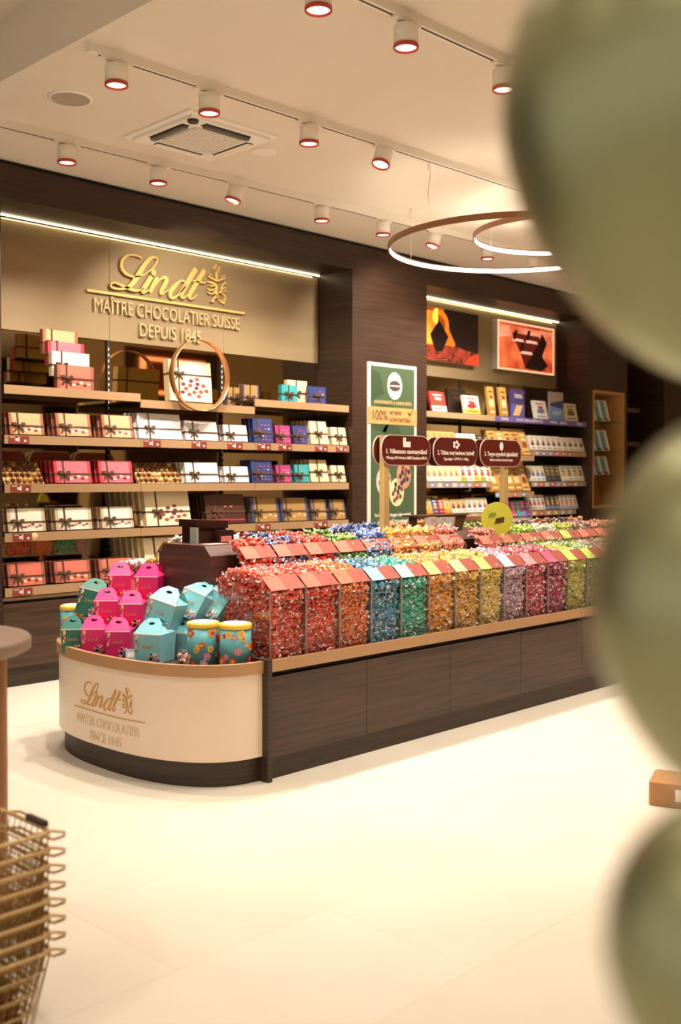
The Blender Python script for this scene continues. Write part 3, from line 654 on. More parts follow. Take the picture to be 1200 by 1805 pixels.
# ================================================================= NICHE TWO: bars
BAR = {}
def bar(w_, h, t_, cols, name='chocolate_bar'):
    key = (round(w_, 3), round(h, 3), cols)
    if key in BAR: return clone(BAR[key])
    b = MB(); ms = [mat('bar_'+c, c, .35, coat=.3) for c in cols]
    b.box(0, w_, 0, t_, 0, h, ms[0]); b.box(.001, w_-.001, -.0012, 0, 0.001, h*.28, ms[2])
    b.plate([(w_*.2, h*.34), (w_*.5, h*.29), (w_*.8, h*.36), (w_*.76, h*.52), (w_*.5, h*.6), (w_*.24, h*.5)], -.002, 0, ms[1]); b.plate([(w_*.3, h*.6), (w_*.7, h*.56), (w_*.74, h*.68), (w_*.34, h*.72)], -.0024, 0, ms[3]); b.box(w_*.15, w_*.85, -.002, 0, h*.1, h*.16, ms[1])
    b.box(w_*.2, w_*.8, -.0018, 0, h*.8, h*.86, ms[3])
    o = b.build(name); BAR[key] = o; KIDS[o.name] = []; return o
def bar_run(pl, pr_, n, ptop, z, cols_list, what, lean=16, y=6.46, behind=1, pad=.006, t_=.02, name='chocolate_bar', tall=None):
    xa = XA(pl, y); xb = XA(pr_, y); wd = (xb-xa)/n
    h = tall or (at((pl+pr_)/2, ptop, 1, y+.03).z-z)/math.cos(R(lean))
    for i in range(n):
        for k in range(behind+1):
            cols = cols_list[i % len(cols_list)]
            o = bar(wd-pad, h, t_, cols, name); o.location = (xa+i*wd+pad/2, y+k*(t_+.008), z+.002+t_*math.sin(R(lean))); o.rotation_euler = (-R(lean), 0, 0)
            if k == 0: tag(o, what[0] % (n1[i] if n > 1 else 'only') if '%s' in what[0] else what[0], what[1], what[2])
            else: tag(o, 'packet standing in line right behind the '+what[2], what[1], what[2]+', second line')
nz1, nz2, nz3, nz4 = 2.045, 1.70, 1.36, 1.03
LP = noisy('purple_edge', '5c4a86', '6c5a96', (1, 1, 1), .4)
shelf(7.79, 8.92, nz1, .052, 'top bar shelf with bronze edge beside the pillar')
ts = shelf(8.922, 10.71, nz1, .052, 'top bar shelf with purple printed edge', m=LP)
text_obj('edge_print', '70%      EXCELLENCE      90%  85%        78%', .035, M_paper, (0, -.002, -.035), ts, ext=.0005, fit=1.6)
for a, bb, z, y0, lab in ((7.79, 8.885, nz2, 6.44, 'second bar shelf behind the maroon signs'), (8.89, 9.58, 1.64, 6.40, 'second bar shelf of the tall golden bars'), (9.59, 10.705, nz2, 6.44, 'second bar shelf at right'),
                   (7.79, 8.885, nz3, 6.44, 'third bar shelf beside the pillar'), (8.89, 9.58, 1.255, 6.40, 'lower shelf of the tall golden bars'), (9.59, 10.705, nz3, 6.44, 'third bar shelf at right'),
                   (7.79, 8.885, nz4+.015, 6.44, 'fourth bar shelf beside the pillar'), (8.89, 9.58, .98, 6.42, 'fourth bar shelf of the pink bars'), (9.59, 10.49, nz4+.015, 6.44, 'fourth bar shelf at right'),
                   (7.79, 10.70, .68, 6.44, 'lowest bar shelf hidden behind the candy island')):
    shelf(a, bb, z, .052, lab, y0=y0)
for x in (8.887, 9.585):
    tag(MB().box(x-.008, x+.008, YM-.014, YM-.002, .605, 2.445, M_upr).build('slotted_upright'), 'dark upright in the bar niche %s the golden bars' % ('left of' if x < 9 else 'right of'), 'upright')
e = .004
GBAR = ('c89a52', 'e8cf9c', 'b07c38', '7a4a28')
for r_, (z, pt) in enumerate(((1.64+e, 754), (1.255+e, 822))):
    bar_run(868, 936, 5, pt, z, [GBAR, ('c8944c', '8a4a30', 'd8b06c', 'f0e0c0'), ('d0a45c', 'f0e0b8', 'b88440', '6c4428')], ('tall golden chocolate bar, %s in the ' + ['upper', 'lower'][r_] + ' golden row', 'chocolate bar', ['upper', 'lower'][r_]+' golden bars'), lean=20, y=6.42, behind=2, tall=.285 if r_ else .27)
bar_run(936, 992, 6, 770, nz2+e, [('ece6da', '6c4428', 'f2ece0', 'b09468'), ('ece6da', '8a5a30', 'f2ece0', 'b09468')], ('white packet with brown window, %s from left on second shelf', 'chocolate bar', 'white bars with brown windows'), behind=1)
bar_run(993, 1031, 4, 773, nz2+e, [('ece6da', 'a07c30', 'f4eee2', 'c0a878'), ('ece6da', '4c3a20', 'f4eee2', 'c0a878')], ('white packet with gold window, %s from left at shelf end', 'chocolate bar', 'white bars with gold windows'), behind=1)
bar_run(753, 812, 6, 822, nz3+e, [('e0cda4', 'e88860', 'f6efdc', 'b89868'), ('e0cda4', 'e87858', 'cfe4e4', 'b89868'), ('e0cda4', 'e0704c', 'f0ecd0', 'b89868')], ('cream packet with peach print, %s from the pillar on third shelf', 'chocolate bar', 'cream and peach bars'), behind=1)
bar_run(813, 869, 5, 820, nz3+e, [('eee6d6', 'b84430', '9cc050', '8a5c40'), ('eee6d6', 'c05038', 'f4f0e4', '8a5c40'), ('eee6d6', 'c86030', 'f0c850', '8a5c40')], ('white packet with red fruit print, %s in the third shelf row', 'chocolate bar', 'white bars with red fruit'), behind=1)
bar_run(938, 963, 3, 822, nz3+e, [('e6dcc4', '4c6cac', 'f4f0e8', 'c0a878')], ('white and blue packet, %s at the third shelf right part', 'chocolate bar', 'white and blue bars'), behind=1)
bar_run(964, 990, 3, 821, nz3+e, [('54504c', '8a7850', '343c5c', 'c8b078')], ('dark slate packet, %s of three on the third shelf', 'chocolate bar', 'dark slate bars'), behind=1)
bar_run(991, 1031, 4, 822, nz3+e, [('e0d4b4', 'd8b83c', 'f4f0e4', '7c6c4c'), ('e0d4b4', '8ca048', 'f4f0e4', '4c6c9c')], ('white and yellow packet, %s at the third shelf end', 'chocolate bar', 'white and yellow bars'), behind=1)
bar_run(753, 796, 4, 880, nz4+.015+e, [('d8c088', 'e8a040', 'd88c2c', 'b08848'), ('34508c', 'e89450', '2c4080', 'f0e4cc'), ('b8343c', 'e8a468', '9c2430', 'f0e4cc')], ('blue, red or amber packet, %s from the pillar on fourth shelf', 'chocolate bar', 'amber blue and red bars'), behind=1)
bar_run(797, 824, 3, 881, nz4+.015+e, [('cbb184', '6c3c24', 'f2ece0', '8a6840')], ('brown topped white packet, %s of three on fourth shelf', 'chocolate bar', 'brown and white bars'), behind=1)
bar_run(825, 862, 4, 879, nz4+.015+e, [('dcd0bc', '3c5c9c', 'f4efe4', 'b09468'), ('dcd0bc', 'c0443c', 'f4efe4', 'b09468')], ('white packet with blue and red print, %s in the fourth shelf row', 'chocolate bar', 'white blue and red bars'), behind=1)
bar_run(895, 937, 5, 884, .98+e, [('7c5cac', 'c07cc0', '6c4c9c', 'e8d8e8'), ('e05c94', 'f0a0bc', 'd8487c', 'f4e0e8'), ('4cb0b8', '90d0d0', '3c98a0', 'e4f0ec'), ('e87ca0', 'b45cac', '6ca8d0', 'f4e8ec')], ('purple, pink or turquoise bar, %s beside the yellow disc', 'chocolate bar', 'purple pink and turquoise bars'), behind=1, y=6.45)
bar_run(934, 963, 4, 874, nz4+.015+e, [('e0d4bc', 'c8442c', 'e8e4dc', '4c5c94'), ('e0d4bc', '8a3c5c', 'dcd8d8', '4c5c94')], ('white packet with red print, %s at fourth shelf right part', 'chocolate bar', 'white bars with red print'), behind=1)
bar_run(964, 989, 3, 874, nz4+.015+e, [('443c3c', 'd0a84c', '5c7cac', 'c8b890')], ('black packet with yellow print, %s of three on fourth shelf', 'chocolate bar', 'black and yellow bars'), behind=1)
bar_run(990, 1020, 4, 874, nz4+.015+e, [('e4d8c0', 'e0703c', 'a8bcd8', '44548c')], ('white blue and orange packet, %s at fourth shelf end', 'chocolate bar', 'white blue and orange bars'), behind=1)
bar_run(753, 806, 5, 762, nz2+e, [('c8a064', 'dcc08c', 'b88c4c', '8a6438')], ('tan cardboard packet, %s behind the second maroon sign', 'chocolate bar', 'tan cardboard packets'), behind=0)
bar_run(808, 842, 3, 766, nz2+e, [('f2eee4', '6ca85c', 'f4f0e8', 'd8c8a8')], ('white packet with green print, %s above the third sign', 'chocolate bar', 'white and green packets'), behind=0)
bar_run(843, 866, 2, 769, nz2+e, [('342824', 'b06c30', '4c2c20', 'd8b070')], ('black packet with orange print, %s above the third sign', 'chocolate bar', 'black and orange packets'), behind=0)
zt = nz1+e
for pl, pr_, pt, cols, lab, ln, y, cat in [(762, 788, 692, ('b8342c', '7c4428', 'f2e6d4', 'f2e6d4'), 'red and white praline pouch, leftmost on top bar shelf', 14, 6.5, 'pouch'), (820, 847, 699, ('e8d8c4', '9c2c2c', 'e8b84c', 'b84438'), 'cream pouch with red pralines on top bar shelf', 12, 6.5, 'pouch'),
      (790, 822, 687, ('241812', '2c1c14', '241812', '3c2a1c'), 'solid black stand-in for a box reflection between the two pouches', 4, 6.62, 'box'),  # mirror reflection of a black box, built as a solid block
      (863, 874, 683, GBAR, 'narrow golden bar left of its twin on top shelf', 8, 6.5, 'chocolate bar'), (884, 896, 684, GBAR, 'narrow golden bar beside the purple card', 8, 6.5, 'chocolate bar'),
      (944, 966, 708, ('eee8dc', '5c7cb4', 'f0ece4', 'c04444'), 'white and blue packet on purple edged shelf', 12, 6.5, 'pouch'), (997, 1019, 713, ('dccfae', '6c5c34', 'e8dcc0', '8a7848'), 'beige bar packet at the right end of top shelf', 12, 6.5, 'pouch')]:
    x0 = XA(pl, y); x1 = XA(pr_, y); h = (at((pl+pr_)/2, pt, 1, y+.03).z-zt)/math.cos(R(ln)); o = bar(x1-x0, h, .03, cols, 'packet'); o.location = (x0, y, zt+.002+.03*math.sin(R(ln))); o.rotation_euler = (-R(ln), 0, 0); tag(o, lab, cat)
for pl, pr_, pt, ct, cb, ca, lab in [(900, 924, 686, '4c3a6c', '5c5a9c', 'e0b878', 'purple card box with printed bar picture on top shelf'), (969, 992, 690, 'a89a90', '6c94c8', '3c4468', 'tall blue and grey sign card on top shelf')]:
    y = 6.5; x0 = XA(pl, y); x1 = XA(pr_, y); h = at(pl, pt, 1, y).z-zt; w_ = x1-x0; o = empty('display_card', (x0, y, zt)); tag(o, lab, 'display card')
    q = MB(); q.box(0, w_, 0, .03, 0, h, mat('card_'+ct, ct, .5)); q.box(.001, w_-.001, -.002, 0, 0, h*.5, mat('card_'+cb, cb, .5)); q.plate([(w_*.15, h*.08), (w_*.6, h*.08), (w_*.85, h*.45), (w_*.4, h*.45)], -.004, 0, mat('card_'+ca, ca, .5)) if cb == '5c5a9c' else q.plate([(0, h*.5), (w_, h*.42), (w_, h*.72), (0, h*.6)], -.004, 0, mat('card_'+ca, ca, .5))
    q.build('printed_box', o); text_obj('card_text', '70%' if cb == '5c5a9c' else 'LINDT', .06, M_paper, (w_*.5, -.005, h*(.7 if cb == '5c5a9c' else .2)), o, ext=.0005, fit=w_*.6)
# small coloured labels along the bar shelf edges
for (a, bb, n, z, y0) in ((941, 1010, 6, nz2, 6.44), (755, 860, 8, nz3, 6.44), (870, 932, 4, 1.255, 6.40), (938, 1030, 9, nz3, 6.44), (900, 935, 3, .98, 6.42), (936, 1012, 6, nz4+.015, 6.44), (830, 842, 1, nz4+.015, 6.44)):
    for i in range(n):
        xx = XA(a+(bb-a)*(i+.2)/n, y0); c_ = random.choice(['8ea0cc', 'd8a878', 'c8544c', 'b8b8cc', '7c88bc'])
        q = MB().box(0, .07, -.003, 0, 0, .042, mat('tag_'+c_, c_, .5)).box(.015, .05, -.004, -.002, .014, .028, M_paper).build('price_label', loc=(xx, y0-.001, z-.048))
        tag(q, 'small coloured price label on the edge of a bar shelf', 'price tag', 'small bar price labels')

# ---- framed niche with blue packets in the third pillar
t = empty('framed_niche', (11.17, YW, 1.05)); tag(t, 'tan framed wall niche with three glass shelves', 'display niche'); M_f = mat('niche_tan', 'c08c54', .45)
m = MB(); m.box(-.36, -.335, -.008, .32, 0, 1.38, M_f); m.box(.335, .36, -.008, .32, 0, 1.38, M_f); m.box(-.335, .335, -.008, .32, 1.355, 1.38, M_f); m.box(-.335, .335, -.008, .32, 0, .025, M_f); m.build('frame', t)
m = MB(); m.box(-.335, .335, .31, .32, .025, 1.355, M_f); m.build('back_panel', t)
M_gs = acrylic('green_glass', (.75, .9, .85))
ns = []
for i, py in enumerate((741, 795, 838)):
    z = at(1045, py, 1, YW+.02).z; ns.append(z); MB().box(-.335, .335, .01, .31, z-1.05-.008, z-1.05, M_gs).build('glass_shelf', t)
for i, z in enumerate(ns):
    for k in range(3):
        x0 = 10.87+k*.155; o = MB(); wq = .13; hq = .25 if i != 2 else .22
        o.box(0, wq, 0, .05, 0, hq, mat('pk_cream', 'f2ead8', .4)); o.box(.0, wq*.55, -.002, 0, .015, hq-.01, mat('pk_blue', '6fa3ab', .4)); o.box(-.002, 0, 0, .04, .015, hq-.01, mat('pk_blue', '6fa3ab', .4))
        cc = ['2c1c20', '2c5c64', 'b02028'][k]; o.box(0, wq*.7, -.003, 0, 0, .03, mat('pk_'+cc, cc, .4)); o.box(0, wq*.8, 0, .05, hq, hq+.02, mat('pk_'+cc, cc, .4))
        o = o.build('coffee_packet', loc=(x0, YW+.06, z+.001+.05*math.sin(R(14))), rot=(-R(14), 0, 0))
        tag(o, 'pale blue packet with %s ends on the %s niche shelf' % (['black', 'dark teal', 'red'][k], ['top', 'middle', 'bottom'][i]), 'packet')
# dark recess with short shelves
for i, (py, pyb) in enumerate(((719, 727), (779, 787))):
    z = at(1110, py, 1, 6.6).z; t = MB().box(X4+.002, 12.25, 6.6, 7.1, z-.05, z, mat('recess_shelf', '5c4332', .5)).build('recess_shelf'); tag(t, ['upper', 'lower'][i]+' short brown shelf in the dark recess at right', 'shelf')
    tag(MB().box(0, .22, 0, .2, 0, .28, mat('recess_box', '5a3226', .5), bev=.004).box(.02, .2, -.002, 0, .1, .2, mat('recess_lab', '7a4a38', .5)).build('storage_box', loc=(X4+.03, 6.65, z)), 'brown box on the %s shelf of the dark recess' % ['upper', 'lower'][i], 'box')
# ---- checkout counter with tray of bars and screen (right, partly behind balloons)
t = empty('checkout_counter', (11.3, 5.5, 0)); tag(t, 'dark checkout counter behind the candy island at right', 'counter')
MB().box(-1.1, 2.2, -.3, .3, 0, .98, M_wood).build('body', t); MB().box(-1.12, 2.22, -.32, .32, .98, 1.01, M_black).build('worktop', t)
xa = at(1040, 890, 1, 5.3); t = empty('bar_tray', (10.25, 5.25, 1.011)); tag(t, 'tan slanted counter tray of red and orange bars', 'tray')
T = Matrix.Rotation(R(-50), 4, 'X')
MB().plate([(0, 0), (1.3, 0), (1.3, .22), (.12, .22)], .14, .16, M_f).box(0, 1.3, 0, .16, 0, .012, M_f).box(0, 1.3, 0, .012, 0, .05, M_f).build('cardboard_tray', t)
for k, c_ in enumerate(('d8281c', 'd8281c', 'b81c1c', 'e88a1c', 'e88a1c', 'b87430', '8a8c3c')):
    o = MB().box(0, .12, 0, .05, 0, .085, mat('bars_'+c_, c_, .35, coat=.3)).build('chocolate_bar', loc=(10.33+k*.13, 5.29, 1.025), rot=(-R(12), 0, 0)); tag(o, '%s wrapped bar, %s from left in the counter tray' % ({'d': 'red', 'b': 'deep red', 'e': 'orange', '8': 'olive'}[c_[0]], n1[k]), 'chocolate bar')
t = empty('till_screen', (10.98, 5.6, 1.011)); tag(t, 'small black till screen behind the counter tray', 'screen')
MB().box(-.2, .2, -.015, .015, .2, .38, mat('screen_black', '141210', .3)).build('screen_housing', t); MB().box(-.03, .03, 0, .02, 0, .2, M_black).box(-.08, .08, -.05, .05, 0, .012, M_black).build('stand', t)
MB().plate([(.03, .27), (.07, .29), (.1, .27), (.06, .25)], -.017, -.014, mat('screen_blue', '4c9cd8', .3, emit=.8)).build('screen_icon', t)

# ================================================================= ISLAND
YF = 3.613; YC = 4.33; YB = 2*YC-YF; XD = 3.205; XE = 7.62
isl = empty('candy_island', (5.2, YC, 0)); tag(isl, 'long walnut candy island with rounded cream end', 'display counter')
def ipos(m, name, lab=None):
    o = m.build(name, isl); o.location = (-5.2, -YC, 0)
    if lab: o['label'] = lab
    return o
def sup(a, b_, n=150, e=2.4):
    out = []
    for i in range(n+1):
        th = -math.pi/2+math.pi*i/n; c_ = abs(math.cos(th))**(2/e); s_ = math.copysign(abs(math.sin(th))**(2/e), math.sin(th)); out.append((XD-a*c_, YC+b_*s_))
    return out
def curved_wall(a, b_, th, z0, z1, m):
    o = sup(a, b_); i = sup(a-th, b_-th); n = len(o); q = MB()
    vs = [(x, y, z0) for x, y in o]+[(x, y, z1) for x, y in o]+[(x, y, z0) for x, y in i]+[(x, y, z1) for x, y in i]; fs = []
    for k in range(n-1): fs += [(k+1, k, n+k, n+k+1), (2*n+k, 2*n+k+1, 3*n+k+1, 3*n+k), (n+k, 3*n+k, 3*n+k+1, n+k+1), (k, k+1, 2*n+k+1, 2*n+k)]
    fs += [(0, n, 3*n, 2*n), (n-1, 3*n-1, 4*n-1, 2*n-1)]
    q.add(vs, fs, m, False); return q
o = curved_wall(.418, .71, .02, .118, .508, M_cream); o.sm = [True]*len(o.sm); ipos(o, 'end_panel', 'rounded cream lacquered end panel').data.set_sharp_from_angle(angle=R(40))
ipos(curved_wall(.39, .685, .02, 0, .118, M_plinth), 'end_plinth'); o = curved_wall(.43, .72, .026, .504, .558, M_rim); ipos(o, 'end_rim', 'bronze rim of the rounded end')
q = MB(); P = sup(.405, .70); q.prism(P, .50, .522, M_woodc); ipos(q, 'end_tray')
ipos(MB().box(XD, XD+.03, YF-.033, YB+.033, 0, .566, M_plinth, bev=.004), 'divider_board')
for sgn, y0 in ((1, YF), (-1, YB)):
    ya = lambda d: sorted((y0+sgn*d[0], y0+sgn*d[1]))
    ipos(MB().box(XD+.03, XE, *ya((.008, .03)), 0, .1, M_plinth), 'plinth')
    ipos(MB().box(XD+.03, XE, *ya((.02, .04)), .1, .505, M_black), 'carcass')
    ipos(MB().box(XD+.03, XE, *ya((-.012, .014)), .503, .556, M_rim), 'front_rim')
    xs = [XD+.031, 3.906, 4.587, 5.268, 5.961, 6.64, XE]
    for k in range(6): ipos(MB().box(xs[k]+.0018, xs[k+1]-.0018, *ya((0, .02)), .1, .478, M_woodc), 'door_panel')
ipos(MB().box(XE, XE+.03, YF-.02, YB+.02, 0, .566, M_plinth), 'divider_board')
ipos(MB().box(XD+.03, XE, YF+.014, YB-.014, .51, .53, M_woodc), 'tray_deck')
# central spine box with chamfered shoulders
q = MB(); ch = .05; pr2 = [(4.115, .53), (4.545, .53), (4.545, 1.01), (4.545-ch, 1.06), (4.115+ch, 1.06), (4.115, 1.01)]
q.add([(3.30, y, z) for y, z in pr2]+[(XE-.05, y, z) for y, z in pr2], [(0, 5, 4, 3, 2, 1), (6, 7, 8, 9, 10, 11)]+[(i, (i+1) % 6, 6+(i+1) % 6, 6+i) for i in range(6)], noisy('spine_walnut', '4a2f27', '5e3f34', (2, 2, 50), .4))
ipos(q, 'centre_spine', 'reddish walnut spine with chamfered shoulders')

# logo on the cream end
def endx(y, off=0):
    v = min(.999, abs((y-YC)/.71)); return XD-.418*(1-v**2.4)**(1/2.4)-off
LX0, LX1 = 160, 1035
Ya, Yb_ = 4.565, 3.99
def cpt(x, z, d): return (endx(x, .0012+d), x, z)
def cmap(x, y):     # tracing unit -> (Y, Z) on the end panel
    P = wallmap(x, y); u = (P.x-4.309)/(5.851-4.309)
    return Vector((Ya+(Yb_-Ya)*u, (.281-.006*0)+(P.y-2.80)*.40))
tl = empty('logo_print', (endx(4.3), 4.3, .39)); tag(tl, 'gold brand logo printed on the cream island end', 'sign')
def cadd(mb, name, lab=None):
    mb.v = [(a-endx(4.3), b_-4.3, c_-.39) for a, b_, c_ in mb.v]; o = mb.build(name, tl); return o
M_gp = mat('gold_print', 'c99a4e', .4, .2); M_gp2 = mat('pale_gold_print', 'e0c9a6', .4)
cadd(logo_mesh(STR, cmap, .00075, cpt, .001, M_gp, [DOT]), 'script_lettering'); cadd(logo_mesh(LION, cmap, .0008, cpt, .001, M_gp), 'lion_crest')
ub = MB(); N = 12
vs = []
for k in range(N+1): y = Ya+(Yb_-Ya)*k/N; vs += [cpt(y, .274, .001), cpt(y, .279, .001)]
ub.add(vs, [(2*k, 2*k+2, 2*k+3, 2*k+1) for k in range(N)], M_gp); cadd(ub, 'underline_bar')
def ctext(txt, zc, wtot, size):
    me = text_mesh(txt, size, .0006, M_gp2); xs = [v.co.x for v in me.vertices]; f = wtot/(max(xs)-min(xs)); me.transform(Matrix.Identity(4))
    for v in me.vertices:
        y = (Ya+Yb_)/2-.0-v.co.x*f; z = zc+v.co.y; v.co = Vector(cpt(y, z, .0012+v.co.z))-Vector((endx(4.3), 4.3, .39))
    o = bpy.data.objects.new('capital_lettering', me); COL.objects.link(o); o.parent = tl; o.location = (0, 0, 0)
ctext('MASTER CHOCOLATIER', .205, .50, .064); ctext('SINCE 1845', .138, .26, .064)
tl.location = (endx(4.3), 4.3, .39)

# ================================================================= CANDY BINS
C = {'red': ('dc4028', 'e85a34', 'c83020'), 'orange': ('e46c28', 'ec8030', 'd85a1c'), 'blue': ('3c8cb0', '2c6c94', '58a8c4'), 'teal': ('1ca890', '18907c', '3cc0a4'), 'amber': ('e09420', 'd88018', 'e8a838'),
     'gold': ('dca030', 'e4b040', 'cc9028'), 'yellow': ('e0c050', 'd8b43c', 'e8d070'), 'lilac': ('c498b0', 'd0a8bc', 'b48ca4'), 'rose': ('c84058', 'd85068', 'b83448'), 'berry': ('a82450', 'bc3060', '981c44'),
     'lime': ('b4bc3c', 'dcb83c', '94a838'), 'green': ('6c9828', '88ac38', '4c8420'), 'mauve': ('8c6c60', '7c5c50', '9c8070'), 'copper': ('b86030', 'c87038', '8c4420'), 'navy': ('28407c', '34508c', 'c83c3c'),
     'royal': ('6c88cc', '7c98d4', '5870b8'), 'apricot': ('f0a848', 'f4b458', 'e89a38'), 'salmon': ('e4806c', 'ec9080', 'dc7060'), 'white': ('e4e0d8', 'd8d4cc', 'd8a830'), 'limegreen': ('a0c840', 'b0d450', '8cb830'), 'brown': ('6c4430', '7c5038', '4c3440')}
def foil(c): return mat('foil_'+c, c, .27, .25, coat=1.0)
WRAP = mat('clear_wrapper_end', 'e6dcd4', .25, .05, coat=.4)
def wrapmat(c):
    a = srgb(c); b_ = srgb('f0e8e0'); return mat('wrap_'+c, tuple(.14*x+.86*y for x, y in zip(a, b_)), .2, .0, coat=.5)
def candy_geo(seed):
    r0 = random.Random(seed); vs = []; fs = []; kind = []
    n, mm = 10, 7; r = .0142
    rings = [[(r*math.sin(math.pi*j/mm)*math.cos(2*math.pi*i/n), r*math.sin(math.pi*j/mm)*math.sin(2*math.pi*i/n), r*math.cos(math.pi*j/mm)) for i in range(n)] for j in range(1, mm)]
    vs.append((0, 0, r)); [vs.extend(q) for q in rings]; vs.append((0, 0, -r)); last = len(vs)-1
    for i in range(n): fs.append((0, 1+i, 1+(i+1) % n)); fs.append((last, 1+(mm-2)*n+(i+1) % n, 1+(mm-2)*n+i))
    for j in range(mm-2):
        for i in range(n): a = 1+j*n; fs.append((a+i, a+n+i, a+n+(i+1) % n, a+(i+1) % n))
    kind = [0]*len(fs)
    for s_ in (-1, 1):      # crumpled fan of wrapper at each end
        b0 = len(vs); k = 5
        for i in range(k): an = -.9+1.8*i/(k-1); vs.append((.005*math.sin(an), .002*r0.uniform(-1, 1), s_*.0125))
        for i in range(k): an = -.9+1.8*i/(k-1); vs.append((.0165*math.sin(an), .0035*(1 if i % 2 else -1)+.002*r0.uniform(-1, 1), s_*(.0135+.0115*math.cos(an)*r0.uniform(.85, 1.15))))
        for i in range(k-1): fs.append((b0+i, b0+i+1, b0+k+i+1, b0+k+i)); kind.append(1)
    return np.array(vs), fs, np.array(kind)
CG = [candy_geo(k) for k in range(3)]
def rand_rots(n):
    q = rng.normal(size=(n, 4)); q /= np.linalg.norm(q, axis=1)[:, None]; w_, x, y, z = q.T
    return np.stack([1-2*(y*y+z*z), 2*(x*y-z*w_), 2*(x*z+y*w_), 2*(x*y+z*w_), 1-2*(x*x+z*z), 2*(y*z-x*w_), 2*(x*z-y*w_), 2*(y*z+x*w_), 1-2*(x*x+y*y)], axis=1).reshape(n, 3, 3)
BULK = []      # (pos, colour-key)
TOP1 = []      # candidates for individual sweets
def fill_bin(x0, x1, y0, y1, z0, ztopf, key, front=True, side=None, sgn=1, indiv=False):
    sp = .0240; nx = max(2, int((x1-x0-.012)/sp))
    def X(i, j): return x0+.017+(x1-x0-.034)*(i+.5*(j % 2)*.9)/(nx-.5)
    yf = y0 if sgn > 0 else y1
    if front:
        nz = int((ztopf(yf)-z0)/(sp*.9))
        for d in (0, 1):
            for j in range(nz):
                for i in range(nx):
                    BULK.append(((X(i, j+d)+rng.uniform(-.007, .007), yf+sgn*(.0205+d*.018+rng.uniform(0, .010)), z0+.014+j*sp*.9+rng.uniform(-.007, .007)), key))
    if side is not None:
        ny = int((y1-y0)/sp)
        for d in (0, 1):
            for k in range(ny):
                yy = y0+.012+k*sp; nz = int((ztopf(yy)-z0)/(sp*.9))
                for j in range(nz): BULK.append(((side+.0205+d*.018+rng.uniform(0, .010), yy+rng.uniform(-.007, .007), z0+.014+j*sp*.9+rng.uniform(-.007, .007)), key))
    ny = int((y1-y0)/(sp*.92))
    for k in range(ny):
        for i in range(nx):
            yy = y0+.01+k*sp*.92; xx = X(i, k); z = ztopf(yy)
            for d in (0, 1):
                p = (xx+rng.uniform(-.005, .005), yy+rng.uniform(-.006, .006), z-d*.02+rng.uniform(-.007, .011))
                (TOP1 if (indiv and d == 0) else BULK).append((p, key))
ZB = .531
def heap_front(y):
    if y < 3.732: return .848+.8*(y-3.665)
    t_ = min(1, (y-3.732)/.2); return .912+.034*math.sin(t_*math.pi/2)
FR = ['red', 'red', 'orange', 'blue', 'teal', 'amber', 'gold', 'yellow', 'lilac', 'rose', 'berry', 'lime', 'green', 'mauve', 'copper', 'brown', 'red', 'gold']
fx = [3.29+.2345*k for k in range(19)]
M_lab = mat('brown_bin_label', '96463a', .45)
LABC = {'red': 'd86a54', 'orange': 'd8694c', 'blue': '8cb4cc', 'teal': 'c4e8dc', 'amber': 'eab474', 'gold': 'f4dc90', 'yellow': 'f4d870', 'lilac': 'e8c8d0', 'rose': 'e88c94', 'berry': 'dc5478', 'lime': 'c8d468', 'green': 'c0d85c'}
def acrylic_bin(x0, x1, y0, y1, z0, z1, lab, grp, key, slope=.07, rise=.062, sgn=1, colname=None):
    w_ = x1-x0; t = empty('acrylic_bin', (x0, y0 if sgn > 0 else y1, z0)); t.scale = (1, 1, 1)
    if sgn < 0: t.rotation_euler = (0, 0, math.pi); t.location.x = x1
    tag(t, lab, 'candy bin', grp); h = z1-z0; D = y1-y0
    b = MB(); b.box(.002, w_-.002, 0, .003, 0, h, M_acr)
    for xx in (0.0015, w_-.0045): b.add([(xx+a, y, z) for a in (0, .003) for y, z in ((0, 0), (D, 0), (D, h+rise), (slope, h+rise), (0, h))], [(0, 1, 2, 3, 4), (9, 8, 7, 6, 5)], M_acr)
    b.build('clear_walls', t)
    MB().box(0, .004, -.001, .003, 0, h, M_edge).build('polished_edge', t); MB().box(w_-.004, w_, -.001, .003, 0, h, M_edge).build('polished_edge', t)
    L = MB(); c_ = 'd8705c' if 'middle row' in lab else LABC.get(key, 'd8705c'); wm = w_*.46
    def strip(xa, xb, m, o): L.add([(xa, -.001-o, h), (xb, -.001-o, h), (xb, slope, h+rise+o), (xa, slope, h+rise+o), (xa, .002, h-.003), (xb, .002, h-.003), (xb, slope, h+rise-.003), (xa, slope, h+rise-.003)], [(0, 1, 2, 3), (7, 6, 5, 4), (0, 4, 5, 1), (2, 6, 7, 3), (0, 3, 7, 4), (1, 5, 6, 2)], m)
    strip(.006, wm, mat('lab_'+c_, c_, .35, coat=.3), 0); strip(wm, w_-.006, M_lab, 0)
    L.build('bin_label', t)
    return t
for k in range(18):
    key = FR[k]; x0, x1 = fx[k], fx[k+1]-.002
    lab = 'clear bin of %s wrapped truffles, %s from the rounded end in front row' % (key, n1[k] if k < 10 else ['eleventh', 'twelfth', 'thirteenth', 'fourteenth', 'fifteenth', 'sixteenth', 'seventeenth', 'eighteenth'][k-10])
    acrylic_bin(x0, x1, 3.658, 3.95, ZB, .872, lab, 'front row candy bins', key)
    if k == 0:
        fill_bin(x0+.003, x1-.001, 3.662, 4.08, ZB, lambda y: heap_front(y) if y < 3.96 else .95-(y-3.96)*.6, key, side=x0+.003, indiv=True)
    else: fill_bin(x0+.003, x1-.001, 3.662, 3.955, ZB, heap_front, key, indiv=k < 3)
MB_side = acrylic
